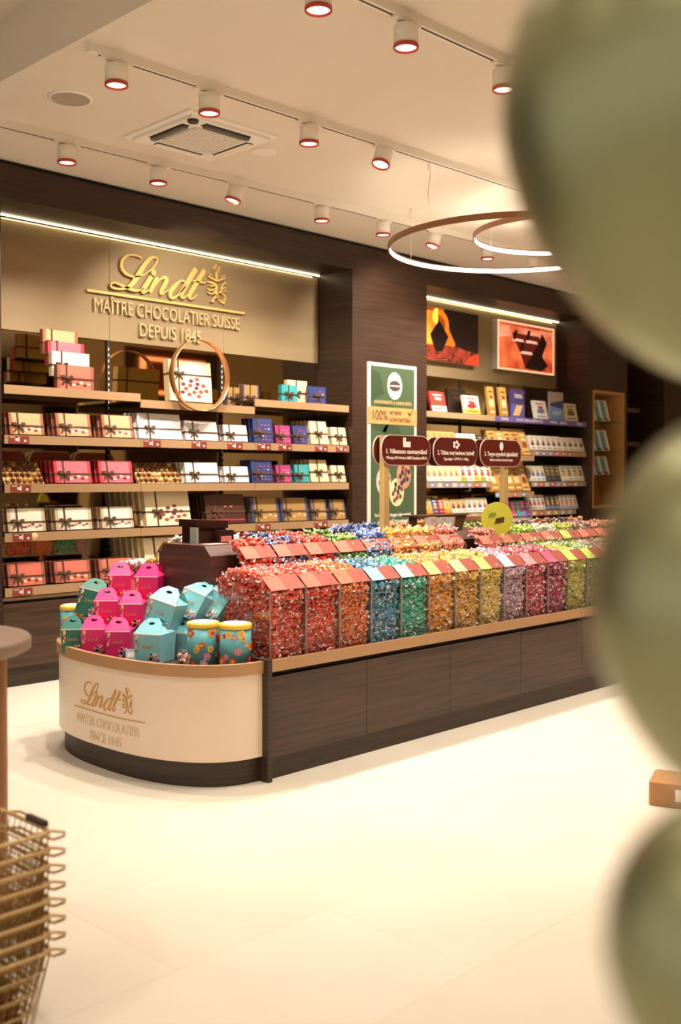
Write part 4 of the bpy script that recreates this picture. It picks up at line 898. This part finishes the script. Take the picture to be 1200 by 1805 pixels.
t = MB().box(3.287, 3.29, 3.66, 4.09, ZB, .86, M_acr).box(3.286, 3.291, 3.655, 3.66, ZB, .86, M_edge).build('bin_end_pane'); tag(t, 'clear side pane closing the first bin of red truffles', 'pane')
SR = ['red', 'navy', 'red', 'green', 'royal', 'apricot', 'apricot', 'salmon']
def heap2(y): return .972+.8*(y-3.965) if y < 4.02 else 1.052+.35*(y-4.02)
for k in range(8):
    x0 = 3.395+.2245*k; x1 = x0+.2225
    acrylic_bin(x0, x1, 3.962, 4.112, .80, 1.0, 'clear bin of %s sweets, %s in the raised middle row' % (SR[k], n1[k]), 'raised middle row candy bins', SR[k], slope=.06, rise=.058)
    fill_bin(x0+.003, x1-.002, 3.965, 4.11, .86, heap2 if k < 4 else (lambda y: heap2(y)+.02), SR[k])
SR2 = ['salmon', 'limegreen', 'limegreen', 'white', 'lime', 'mauve', 'copper', 'copper', 'brown']
for k in range(9):
    x0 = 5.36+.235*k; x1 = x0+.233
    acrylic_bin(x0, x1, 3.962, 4.112, .80, .985, 'clear bin of %s sweets, %s right of the exposed spine' % (SR2[k], n1[k]), 'raised right row candy bins', SR2[k], slope=.05, rise=.05)
    fill_bin(x0+.003, x1-.002, 3.965, 4.11, .86, lambda y: heap2(y)-.005, SR2[k])
# step under the raised rows
tag(MB().box(3.395, XE-.06, 3.965, 4.112, ZB, .799, M_woodc).build('bin_step'), 'walnut step under the raised bins facing the floor', 'step')
tag(MB().box(3.395, XE-.06, 4.548, 4.70, ZB, .799, M_woodc).build('bin_step'), 'walnut step under the raised bins facing the wall', 'step')
# rows facing the wall
RR = ['white', 'white', 'navy', 'red', 'green', 'royal', 'royal', 'apricot', 'apricot', 'salmon', 'limegreen', 'limegreen', 'white', 'mauve', 'copper', 'brown', 'copper']
for k in range(17):
    x0 = 3.395+.2445*k; x1 = x0+.2425
    acrylic_bin(x0, x1, 4.55, 4.70, .80, 1.0, 'clear bin of %s sweets in the raised row facing the wall' % RR[k], 'raised wall side candy bins', RR[k], slope=.05, rise=.055, sgn=-1)
    fill_bin(x0+.003, x1-.002, 4.552, 4.695, .88, lambda y: 1.0+.075*(1-(y-4.55)/.15)+(.025 if 5 <= k < 9 else 0), RR[k], sgn=-1)
WR = ['white', 'brown', 'yellow', 'royal', 'blue', 'gold', 'red', 'orange', 'teal', 'lilac', 'rose', 'green', 'lime', 'copper', 'brown', 'red', 'gold', 'red']
for k in range(18):
    acrylic_bin(fx[k], fx[k+1]-.002, 4.71, 5.0, ZB, .872, 'clear bin of %s truffles in the low row facing the wall' % WR[k], 'low wall side candy bins', WR[k], sgn=-1)
    fill_bin(fx[k]+.003, fx[k+1]-.003, 4.715, 4.995, ZB, lambda y: heap_front(2*YC-y), WR[k], sgn=-1)
# bin cores: dark packing of sweets inside, kept inside the same mass
def bulk_object():
    n = len(BULK); mats = []; midx = {}
    def mi(m):
        if m.name not in midx: midx[m.name] = len(mats); mats.append(m)
        return midx[m.name]
    V = []; FV = []; FL = []; MI = []; off = 0
    rot = rand_rots(n); pos = np.array([p for p, k in BULK]); ch_ = rng.randint(0, 3, n); cv = rng.randint(0, 8, n)
    for g in range(3):
        gv, gf, gk = CG[g]; idx = np.where(ch_ == g)[0]
        vv = np.einsum('nij,vj->nvi', rot[idx], gv)+pos[idx][:, None, :]; nv = len(gv)
        V.append(vv.reshape(-1, 3)); fl = np.concatenate([np.array(f) for f in gf]); ls = np.array([len(f) for f in gf])
        FV.append((fl[None, :]+(np.arange(len(idx))*nv)[:, None]).reshape(-1)+off); FL.append(np.tile(ls, len(idx))); off += len(idx)*nv
        tab = np.empty((len(idx), len(gf)), int)
        for a, i in enumerate(idx):
            cs = C[BULK[i][1]]; c_ = cs[0 if cv[i] < 4 else 1 if cv[i] < 6 else 2]; tab[a] = np.where(gk == 0, mi(foil(c_)), mi(wrapmat(cs[0])))
        MI.append(tab.reshape(-1))
    # inner packing blocks
    V = np.concatenate(V); FV = np.concatenate(FV); FL = np.concatenate(FL); MI = np.concatenate(MI)
    blocks = []
    for k in range(18):
        blocks.append((fx[k]+.045 if k == 0 else fx[k]+.004, fx[k+1]-.004, 3.70, 3.95, ZB, .85, FR[k])); blocks.append((fx[k]+.004, fx[k+1]-.004, 4.72, 4.96, ZB, .85, WR[k]))
    BV = []; BF = []; BM = []; o = len(V)
    for x0, x1, y0, y1, z0, z1, key in blocks:
        BV += [(x0,y0,z0),(x1,y0,z0),(x1,y1,z0),(x0,y1,z0),(x0,y0,z1),(x1,y0,z1),(x1,y1,z1),(x0,y1,z1)]
        for f in ((0,3,2,1),(4,5,6,7),(0,1,5,4),(1,2,6,5),(2,3,7,6),(3,0,4,7)): BF += [i+o for i in f]; BM.append(mi(foil(C[key][2])))
        o += 8
    V = np.concatenate([V, np.array(BV)]); FV = np.concatenate([FV, np.array(BF)]); FL = np.concatenate([FL, np.full(len(BM), 4)]); MI = np.concatenate([MI, np.array(BM)])
    me = bpy.data.meshes.new('wrapped_truffles'); me.vertices.add(len(V)); me.vertices.foreach_set('co', V.astype(np.float32).ravel())
    me.loops.add(len(FV)); me.loops.foreach_set('vertex_index', FV.astype(np.int32)); me.polygons.add(len(FL))
    st = np.concatenate([[0], np.cumsum(FL)[:-1]]); me.polygons.foreach_set('loop_start', st.astype(np.int32))
    for m in mats: me.materials.append(m)
    me.polygons.foreach_set('material_index', MI.astype(np.int32)); me.polygons.foreach_set('use_smooth', np.ones(len(FL), bool)); me.update(calc_edges=True); me.validate()
    o = bpy.data.objects.new('wrapped_truffles', me); COL.objects.link(o)
    tag(o, 'mass of wrapped chocolate truffles filling the clear bins', 'truffles', kind='stuff')
random.shuffle(TOP1)
TOP1.sort(key=lambda q: (Vector(q[0])-cam.location).length)
IND = TOP1[:288]; BULK += TOP1[288:]
bulk_object()
TM = {}
def truffle(p, c_, key, lab, grp, s=1.0):
    if (c_, key) not in TM:
        gv, gf, gk = CG[len(TM) % 3]; me = bpy.data.meshes.new('wrapped_truffle'); me.from_pydata([tuple(v) for v in gv], [], gf); me.materials.append(foil(c_)); me.materials.append(wrapmat(C[key][0]))
        me.polygons.foreach_set('material_index', [int(x) for x in gk]); me.polygons.foreach_set('use_smooth', [True]*len(gf)); TM[(c_, key)] = me
    o = bpy.data.objects.new('wrapped_truffle', TM[(c_, key)]); COL.objects.link(o); o.location = p; o.rotation_euler = (random.uniform(0, 6.28), random.uniform(0, 6.28), random.uniform(0, 6.28)); o.scale = (s, s, s)
    tag(o, lab, 'truffle', grp)
for p, key in IND:
    truffle(p, random.choice(C[key]), key, '%s wrapped truffle on top of the heap nearest the rounded end' % key, '%s truffles on the near heap' % key)

# ================================================================= ISLAND TOPPERS
# maroon signs on gold poles
for i, (x, lab) in enumerate(((4.83, 'gold pole under the first maroon sign'), (6.09, 'gold pole under the third maroon sign'))):
    tag(MB().box(x-.026, x+.026, 4.30, 4.34, 1.06, 1.66, M_goldpole, bev=.003).build('sign_pole'), lab, 'pole')
def pill(w_, h, r, n=10):
    out = []
    for cx, cz, a0 in ((w_/2-r, h/2-r, 0), (-w_/2+r, h/2-r, 90), (-w_/2+r, -h/2+r, 180), (w_/2-r, -h/2+r, 270)): out += [(cx+r*math.cos(R(a0+90*k/n)), cz+r*math.sin(R(a0+90*k/n))) for k in range(n+1)]
    return out
TX = [('1. Válasszon csomagolást!', 'Műanyag 35% Prémium 200% Díszdoboz 990 Ft', 'house'), ('2. Töltse meg kedvenc ízeivel!', 'Egységár: 1399 Ft / 100g', 'sweets'), ('3. Tegye egyedivé ajándékát!', 'Kérjen személyes üzenetet kártyán', 'seal')]
for i, (x0, x1) in enumerate(((4.765, 5.235), (5.265, 5.735), (5.765, 6.25))):
    cx = (x0+x1)/2; t = empty('hanging_sign', (cx, 4.29, 1.575)); tag(t, 'maroon oval sign reading step %s of the pick and mix' % ['one', 'two', 'three'][i], 'sign')
    for y_, nm in ((-.004, 'front_plate'), (.064, 'back_plate')):
        q = MB(); q.plate(pill(x1-x0, .19, .085), y_, y_+.006, M_maroonb); q.plate(pill(x1-x0-.01, .18, .08), y_-.002, y_+.008, M_maroon); q.build(nm, t)
    a, b_, ic = TX[i]
    text_obj('sign_text', a, .04, M_paper, (0, -.0068, -.02), t, fit=.39, ext=.0005, offset=.0008); text_obj('sign_text', b_, .024, M_paper, (0, -.0068, -.055), t, fit=(.39, .26, .27)[i], ext=.0005, offset=.0004)
    q = MB()
    if ic == 'house': q.box(-.035, .035, -.0075, -.005, .02, .055, M_paper).box(-.035, -.01, -.0075, -.005, .055, .08, M_paper)
    elif ic == 'sweets':
        for k in range(5): q.plate([(.026*math.cos(k*1.257)+.013*math.cos(j*1.05), .047+.018*math.sin(k*1.257)+.012*math.sin(j*1.05)) for j in range(6)], -.0075, -.005, M_paper)
    else: q.plate([(.022*math.cos(j*.3927), .047+.03*math.sin(j*.3927)) for j in range(16)], -.0075, -.005, M_paper)
    q.build('pictogram', t)
# dispensers on the spine
M_acm = mat('frosted_cup', 'c8bcae', .25)
M_dk = noisy('dispenser_brown', '2c1512', '3c1e18', (2, 2, 30), .3)
p0 = at(317, 950, 1, 4.3); p1 = at(390, 950, 1, 4.3)
t = empty('bag_dispenser', (p0.x, 4.22, 1.06)); tag(t, 'dark brown bag dispenser on the near end of the spine', 'dispenser'); wv = p1.x-p0.x
def dispenser_body(): pass
MB().box(.02, .26, .0, .16, 0, .1, M_dk).plate([(0, .085), (.27, .075), (.27, .115), (0, .125)], -.015, .17, M_dk).build('housing', t)
MB().box(.0, .02, -.015, .05, 0, .09, mat('dispenser_grey', '9aa098', .4)).build('side_plate', t); MB().box(.15, .28, -.06, .0, .0, .065, M_dk).box(.17, .26, -.062, -.06, .005, .035, mat('dispenser_pink', 'e08878', .4)).build('pocket', t)
t.location = (3.385, 4.35, 1.06); t.scale = (.8, .8, 1)
tag(MB().box(0, .12, 0, .07, 0, .004, mat('pink_card', 'e8a8a0', .5)).build('price_card', loc=(3.33, 4.165, 1.062)), 'small pink card lying on the spine chamfer', 'card')
t = empty('cup_dispenser', (5.12, 4.2, 1.06)); tag(t, 'brown cup holder with clear cups on the spine below signs', 'dispenser')
M_cp = mat('cup_holder_brown', '5c3a22', .35, .2)
MB().plate([(-.04, .105), (.46, .105), (.46, .095), (-.04, .095)], .04, .19, M_cp).plate([(.3, 0), (.4, 0), (.45, .1), (.3, .1)], .05, .18, M_cp).box(-.02, .0, .1, .15, 0, .1, M_cp).build('holder', t)
for k in range(3): MB().lathe([(.026, 0), (.038, .09)], M_acm, (.03+.1*k, .02, .0), 16).build('clear_cup', t)
# lime disc
p = at(872, 915, 1, 4.05); t = empty('round_topper', (p.x, 4.03, 1.02)); t.rotation_euler.z = R(-30); tag(t, 'lime yellow round topper picturing chocolate squares', 'sign')
q = MB(); rr = .112; q.plate([(rr*math.cos(a*.196), p.z-1.02+rr*math.sin(a*.196)) for a in range(32)], 0, .006, mat('lime_disc', 'c0c040', .4)); zc = p.z-1.02; q.build('disc', t)
MB().plate([(-.02, zc-.03), (.045, zc-.02), (.05, zc+.015), (-.01, zc+.005)], -.002, 0, mat('disc_choc', '4c3420', .5)).plate([(-.065, zc+.01), (-.015, zc+.02), (-.01, zc+.045), (-.055, zc+.04)], -.002, 0, mat('disc_green', '7c8c30', .5)).build('printed_squares', t)
MB().box(-.008, .008, .001, .005, -.08, zc-rr+.01, M_acr).build('stem', t)
# pieces on top of wall-side rows: white card rack
t = MB().box(5.9, 6.5, 4.56, 4.66, 1.1, 1.13, mat('card_tan', 'c89a6c', .5)).box(5.95, 6.45, 4.58, 4.64, .99, 1.1, M_paper).build('card_rack'); tag(t, 'tan topped card rack behind the lime candy bins', 'rack')

# ================================================================= GIFT CARTONS AND TINS ON THE END TRAY
MF = [mat('flower_'+c, c, .45) for c in ('f0a0a8', 'f4e6d0', 'f2b83c', '7c88b0', 'e86a8c')]
CART = {}
def carton(colr, dark, w_=.118, d=.118, h=.118, roof=.058, key=''):
    k_ = (colr, w_, d, h)
    if k_ in CART: return clone(CART[k_])
    m1 = mat('carton_'+colr, colr, .42, coat=.2); m2 = mat('carton_in_'+dark, dark, .5)
    b = MB(); bw = w_*.46; 
    vs = [(-bw, -bw, 0), (bw, -bw, 0), (bw, bw, 0), (-bw, bw, 0), (-w_/2, -w_/2, h), (w_/2, -w_/2, h), (w_/2, w_/2, h), (-w_/2, w_/2, h)]
    b.add(vs, [(0, 3, 2, 1), (0, 1, 5, 4), (1, 2, 6, 5), (2, 3, 7, 6), (3, 0, 4, 7)], m1); o = b.build('gift_carton')
    e_ = MB(); e_.box(-w_/2, w_/2, -w_/2-.001, -w_/2+.002, h-.004, h+.001, mat('carton_edge', 'f2d8cc', .5)); e_.build('top_edge', o)
    hw = w_*.36
    for s_ in (-1, 1):
        r = MB(); yb = s_*w_/2; yt_ = s_*.004; zt_ = h+roof
        out = [(-w_/2, h), (w_/2, h), (hw, h+roof*.72), (hw*.5, zt_), (-hw*.5, zt_), (-hw, h+roof*.72)]
        def q3(x, z): f_ = (z-h)/roof; return (x, yb+(yt_-yb)*f_, z)
        # hole cut as inner ring
        hol = [(.017*math.cos(a*math.pi/5), h+roof*.66+.0065*math.sin(a*math.pi/5)) for a in range(10)]
        V = [q3(*p_) for p_ in out]+[q3(*p_) for p_ in hol]
        F_ = [(0, 1, 6+9, 6+8, 6+7, 6+6, 6+5), (1, 2, 6+0, 6+9), (2, 3, 6+2, 6+1, 6+0), (3, 4, 6+4, 6+3, 6+2) if False else (3, 4, 6+3, 6+2), (4, 5, 6+5, 6+4, 6+3), (5, 0, 6+5)]
        if s_ < 0: r.add(V, F_, m1)
        else: r.add(V, [f[::-1] for f in F_], m1)
        V2 = [(x, y+s_*-.0012, z) for x, y, z in V]; r.add(V2, [f[::-1] for f in F_] if s_ < 0 else F_, m2)
        r.build('handle_flap', o)
        g = MB(); x0 = s_*w_/2; pk = (s_*w_*.12, 0, h+roof*.7)     # folded-in gusset
        g.add([(x0, -w_/2, h), (x0, w_/2, h), (s_*hw, -.004-.2*w_/2, h+roof*.72), (s_*hw, .004+.2*w_/2, h+roof*.72), pk], [(0, 1, 4), (0, 4, 2), (1, 3, 4)], m2); g.build('side_gusset', o)
    fl = MB(); rs = random.Random(5)
    def blob(cx, cz, r_, m): fl.plate([(cx+r_*math.cos(i*1.047), cz+r_*math.sin(i*1.047)) for i in range(6)], -w_/2-.003, -w_/2+.008, m)
    for i in range(9): blob(-w_*.42+rs.uniform(0, .012), h*(.95-.07*i), rs.uniform(.003, .007), MF[i % 5])
    for i in range(16): blob(w_*(.08+.35*rs.random()), h*(.06+.26*rs.random()), rs.uniform(.004, .009), MF[rs.randrange(5)])
    fl.build('flower_print', o)
    text_obj('gold_script', 'Lindt', .026, M_gp, (0, -w_/2-.002, h*.52), o, ext=.0003, shear=.3)
    CART[k_] = o; kids_of(o); return o
PK = ('e61f78', 'f4306e'); GR = ('1c6c5c', '2c7c6c'); TE = ('86cad6', '90d4de')
ZT = .523
def put(col_, px, py, d, lab, facing_deg, dims=(.122, .125, .062), tilt=(0, 0), z=None):
    """carton whose bottom centre lies on the sight line through px,py at distance d along the view"""
    P = Vector((0, 0, CH))+(_F+_R*((px-CX)/FPX)-_U*((py-CY)/FPX))*d
    o = carton(*col_, w_=dims[0], d=dims[0], h=dims[1], roof=dims[2]); o.location = (P.x, P.y, z if z is not None else P.z)
    o.rotation_euler = (Matrix.Rotation(R(facing_deg+90), 4, 'Z') @ Matrix.Rotation(R(tilt[0]), 4, 'X') @ Matrix.Rotation(R(tilt[1]), 4, 'Y')).to_euler(); tag(o, lab, 'gift carton'); return o
q = MB()
def stand(o, s_=.05):
    T = Matrix.Translation((o.location.x, o.location.y, 0)) @ Matrix.Rotation(o.rotation_euler.z, 4, 'Z'); q.box(-s_, s_, -s_*.9, s_*.9, ZT, o.location.z-.001, M_cream, T)
put(PK, 168, 1147, 5.30, 'magenta handled carton, left one of the front row', 226, z=ZT); put(PK, 211, 1155, 5.22, 'magenta handled carton, right one of the front row', 226, z=ZT)
stand(put(PK, 191, 1099, 5.43, 'magenta handled carton, left one of the middle row', 226)); stand(put(PK, 235, 1105, 5.35, 'magenta handled carton, right one of the middle row', 224))
stand(put(PK, 214, 1053, 5.56, 'magenta handled carton, left one of the top row', 226)); stand(put(PK, 266, 1058, 5.50, 'magenta handled carton, right one of the top row', 212, (.132, .13, .066)))
put(GR, 130, 1139, 5.32, 'dark green handled carton, lower one at the left rim', 228, (.108, .12, .06), z=ZT)
g = put(GR, 158, 1085, 5.47, 'green handled carton tilted above the lower green one', 222, (.138, .135, .06), (-8, 13)); stand(g, .04)
put(TE, 273, 1163, 5.06, 'turquoise handled carton, upright at the front rim', 203, (.147, .135, .07), z=ZT)
g = put(TE, 286, 1106, 5.15, 'turquoise carton tilted on top of the upright one', 206, (.15, .135, .07), (-4, 15))
g2 = put(TE, 336, 1094, 5.22, 'turquoise carton leaning in the middle of three', 196, (.147, .135, .07), (-24, 16)); g3 = put(TE, 374, 1094, 5.24, 'turquoise carton leaning nearest the red truffles', 196, (.147, .135, .07), (-28, 22))
put(TE, 326, 1152, 5.2, 'turquoise carton standing behind the tins', 200, (.14, .12, .06), z=ZT)
tag(q.build('display_riser'), 'cream stepped riser under the upper magenta cartons', 'riser')
# tins
def tin(px, py, lab, rot, P=None):
    P = P or at(px, py, 2, ZT); t = empty('flower_tin', (P.x, P.y, ZT), (0, 0, rot)); tag(t, lab, 'tin'); r_ = .074; h = .182
    M1 = mat('tin_teal', '66b2ba', .35, .1); b = MB(); b.lathe([(0, 0), (r_, 0), (r_, h), (r_-.002, h)], M1, n=36); b.build('tin_body', t)
    l = MB(); l.lathe([(r_+.002, h-.004), (r_+.004, h), (r_+.004, h+.014), (r_, h+.02), (r_-.012, h+.022), (0, h+.022)], mat('tin_lid', 'f2c84c', .35), n=36); l.build('lid', t)
    w2 = MB(); w2.disc(r_-.012, h+.0225, mat('tin_lid_pale', 'f6ecdc', .4), n=28); w2.build('lid_print', t)
    f_ = MB(); rs = random.Random(int(px)); cols = ['e8503c', 'f0e040', 'f08ca0', 'b0a0d8', 'f2b83c', 'e83c50']
    for k in range(34):
        a = k*2.399; z = .014+(h-.03)*rs.random(); rad = rs.uniform(.013, .026); m = mat('fl_'+cols[k % 6], cols[k % 6], .45); m2 = mat('fl_'+cols[(k+1) % 6], cols[(k+1) % 6], .45)
        for rr_, mm_, dd in ((rad, m, .0012), (rad*.4, m2, .0024)):
            pts = [(a+rr_*math.cos(j*.314)*(.88+.14*math.cos(j*1.57))/r_, z+rr_*math.sin(j*.314)*(.88+.14*math.cos(j*1.57))) for j in range(20)]
            c0 = ((r_+dd)*math.cos(a), (r_+dd)*math.sin(a), z); f_.add([c0]+[((r_+dd)*math.cos(u), (r_+dd)*math.sin(u), min(h-.006, max(.001, v))) for u, v in pts], [(0, 1+j, 1+(j+1) % 20) for j in range(20)], mm_)
    f_.build('flower_print', t)
tin(357, 1160, 'teal flowered tin with yellow lid, left of the two', .3, at(358, 1171, 2, ZT)); tin(414, 1157, 'teal flowered tin with yellow lid, beside the red truffles', 2.0, at(415, 1174, 2, ZT))
tin(133, 1103, 'teal flowered tin mostly hidden behind the green cartons', 1.1, Vector((3.02, 4.915, ZT)))
# bits by the rim
for i, (px, py, c_, lab) in enumerate(((232, 1166, 'a8c0e0', 'pale blue card leaning at the front rim'), )):
    P = at(px, py, 2, ZT); tag(MB().box(-.03, .03, -.002, .002, 0, .06, mat('card_'+c_, c_, .4)).box(-.02, .01, -.003, 0, .02, .045, M_paper).build('small_card', loc=(P.x, P.y, ZT), rot=(R(-20), 0, R(226+90))), lab, 'card')
for k in range(10):
    P = at(322+random.uniform(-10, 10), 1166+random.uniform(-4, 2), 2, ZT+.014); truffle((P.x, P.y, ZT+.014+.02*(k % 2)), 'd88c8c', 'salmon', 'pink wrapped sweet lying between carton and tin', 'pink sweets at the rim')
# ================================================================= FOREGROUND LEFT: table and baskets
cx, cy = at(47, 1128, 2, .9).x, at(47, 1128, 2, .9).y
rt = .36; dv = Vector((-_R.x, -_R.y)); tc = (cx+dv.x*(rt-.0), cy+dv.y*(rt-.0))
t = empty('round_table', (tc[0], tc[1], 0)); tag(t, 'small round taupe table at the left edge', 'table')
M_tb = noisy('taupe_top', '8c7263', '98806f', (1, 1, 1), .5)
MB().lathe([(0, .86), (rt-.012, .86), (rt, .866), (rt, .895), (rt-.008, .903), (0, .903)], M_tb, n=64).build('table_top', t)
pp = at(11, 1300, 2, .5); pk = Vector((cx, cy))+dv*.06*1.0
MB().lathe([(.03, 0), (.03, .86)], mat('post_wood', 'a8744c', .4), (.268*_R.x, .268*_R.y, 0), 20).build('leg', t)
for q_, r_ in ((-.13, .23), (-.13, -.23)): MB().lathe([(.03, 0), (.03, .86)], mat('post_wood', 'a8744c', .4), (q_*_R.x+r_*_F.x, q_*_R.y+r_*_F.y, 0), 20).build('leg', t)
def basket(z, lab, x0=0, top=False):
    t = empty('wire_basket', (1.385+x0, 2.36, z)); tag(t, lab, 'shopping basket'); Wd_ = .42; D = .29; H = .20; ins = .045
    Mg = mat('gold_wire', 'd0b27c', .35, .5); Mt = mat('gold_wire_dark', 'b08a50', .35, .5)
    def rect(zz, k, r=.03):
        out = []; x1, x0_, y0, y1 = -k, -Wd_+k, k*.7, D-k*.7
        for cx_, cy_, a0 in ((x1-r, y1-r, 0), (x0_+r, y1-r, 90), (x0_+r, y0+r, 180), (x1-r, y0+r, 270)): out += [(cx_+r*math.cos(R(a0+22.5*i)), cy_+r*math.sin(R(a0+22.5*i)), zz) for i in range(5)]
        return out
    f = MB(); f.tube(rect(H, 0), .0055, Mg, 6, True); f.build('top_rim', t)
    g = MB(); 
    for zz in (.0, .05, .1, .15): g.tube(rect(zz, ins*(1-zz/H)), .0022 if zz else .004, Mg, 5, True)
    n = 15
    for i in range(n+1):
        u = i/n
        for y_s in (0, 1):
            xt = -Wd_*u; xb_ = -ins-(Wd_-2*ins)*u; yt_ = D if y_s else 0; yb_ = D-ins*.7 if y_s else ins*.7; g.tube([(xt if .03 < u < .97 else (-.01 if u < .5 else -Wd_+.01), yt_, H), (xb_, yb_, 0)], .0015, Mt, 4)
        g.tube([(-ins-(Wd_-2*ins)*u, ins*.7, 0), (-ins-(Wd_-2*ins)*u, D-ins*.7, 0)], .0015, Mt, 4)
    for i in range(10):
        v = (i+.5)/10
        for xs in (0, 1): xt = -Wd_ if xs else 0; xb_ = -Wd_+ins if xs else -ins; g.tube([(xt, D*v, H), (xb_, ins*.7+(D-1.4*ins)*v, 0)], .0015, Mt, 4)
    g.build('wire_mesh', t)
    hd = MB(); hd.tube([(-.05, .02, H), (-.0, .0, H+.004), (.03, -.005, H-.006), (.038, .01, H-.02), (.02, .03, H-.03), (-.005, .04, H-.02)], .004, Mg, 6); hd.tube([(-.01, .25, H), (.02, .2, H+.004), (.02, .1, H+.002), (.0, .05, H-.002)], .004, Mg, 6); hd.build('handle_loop', t)
    if top: MB().box(-.004, .010, .04, .13, H+.004, H+.018, mat('handle_grip', '3c2428', .4)).build('handle_grip', t)
    return t
nb = 8
for k in range(nb): basket(.004+k*.043, 'gold wire shopping basket, %s in the nested stack' % (['lowest', 'second from below', 'third from below', 'fourth from below', 'fifth from below', 'sixth from below', 'seventh from below', 'topmost'][k]), top=(k == nb-1))
tag(MB().box(-.37, -.06, .05, .24, 0, .03, mat('packet_olive', '5c5a24', .5)).box(-.372, -.058, .048, .242, 0, .008, mat('mat_red', 'a02838', .5)).build('flat_packet', loc=(1.385, 2.36, .012)), 'olive packet with red edge in the lowest wire basket', 'packet')
for i, zz in enumerate((.058, .101)): tag(MB().box(-.36, -.07, .05, .24, 0, .022, mat('packet_olive', '5c5a24', .5)).box(-.362, -.068, .048, .242, 0, .007, mat('mat_red', 'a02838', .5)).build('flat_packet', loc=(1.385, 2.36, zz)), 'olive packet with red edge in the %s wire basket' % ('second lowest', 'third lowest')[i], 'packet')
for i, (x, y, z, c_, s_, lab) in enumerate(((-.30, .1, .32, 'd0bc30', (.07, .05, .03), 'yellow pouch inside the stacked baskets'), (-.2, .12, .31, 'c8a828', (.05, .05, .028), 'amber pouch inside the stacked baskets'))):
    q = MB(); q.lathe([(0, -1), (.5, -.85), (.9, -.4), (1, 0), (.9, .4), (.5, .85), (0, 1)], mat('pouch_'+c_, c_, .5), n=16, T=Matrix.Diagonal((*s_, 1))); tag(q.build('pouch', loc=(1.385+x, 2.36+y, z+.035)), lab, 'pouch')
q = MB(); q.lathe([(0, 0), (.028, .004), (.03, .02), (.03, .09), (.022, .115), (0, .122)], mat('handle_black', '2c2820', .5), n=18, T=Matrix.Diagonal((1, .5, 1, 1))); tag(q.build('black_holder', loc=(1.25, 2.56, .37), rot=(R(8), 0, 0)), 'black rounded tag standing in the topmost basket', 'tag')

# ================================================================= BALLOONS
def balloon(px, py, r_, d, colr, lab, stretch=1.06):
    dr = (_F+_R*((px-CX)/FPX)-_U*((py-CY)/FPX)); P = Vector((0, 0, CH))+dr*d
    t = empty('balloon', P); tag(t, lab, 'balloon')
    prof = []; n = 28
    for i in range(n+1):
        a = math.pi*i/n; rr_ = math.sin(a); z = math.cos(a); k = 1+(.10 if z < 0 else 0)*(-z)**2
        prof.append((r_*rr_*(1-.06*max(0, -z)), r_*z*stretch*k))
    prof.append((r_*.035, prof[-1][1]+.002)); prof[-2] = (r_*.03, prof[-2][1])
    MB().lathe(prof[:-1], colr, n=56).build('skin', t); zz = prof[-2][1]
    MB().lathe([(r_*.03, zz), (r_*.06, zz-.006), (r_*.1, zz-.016), (r_*.02, zz-.012)], colr, n=16).build('knot', t)
    return t
M_b = mat('chrome_green', 'a3a680', .36, .85); M_b2 = mat('chrome_green_pale', 'a6a882', .36, .85)
balloon(1306, 190, .154, .68, M_b, 'largest blurred sage chrome balloon, uppermost at right'); balloon(1385, 1065, .098, .53, M_b2, 'blurred sage chrome balloon in the middle right'); balloon(1338, 1680, .064, .44, M_b, 'blurred sage chrome balloon at lower right')
# small brown parcel seen between the lower balloons
P = at(1208, 1425, 2, 0); t = empty('brown_parcel', (P.x, P.y, 0), (0, 0, R(20))); tag(t, 'blurred brown parcel on the floor between lower balloons', 'parcel')
MB().box(-.02, .2, -.1, .15, 0, .1, mat('parcel_brown', 'a8784c', .5), bev=.01).build('carton', t); MB().box(-.022, .02, -.04, .04, .03, .08, M_paper).build('label', t)
# things on the opposite side that the mirrors show
struct(MB().box(8.4, 14.5, .2, .36, 0, 3.5, M_beige).box(9.1, 10.9, .36, .37, 0, 3.4, M_wood).build('wall_partition'))
t = empty('light_box', (9.97, .42, 2.7)); tag(t, 'glowing orange light box on the opposite wall, seen in mirror', 'light box')
MB().box(-.6, .6, -.05, .03, 0, .56, glow('lb_far_edge', 'ff9060', 3.5)).build('frame', t); MB().box(-.54, .54, .03, .034, .05, .5, glow('lb_bar', '6a1c14', .5)).build('printed_picture', t)
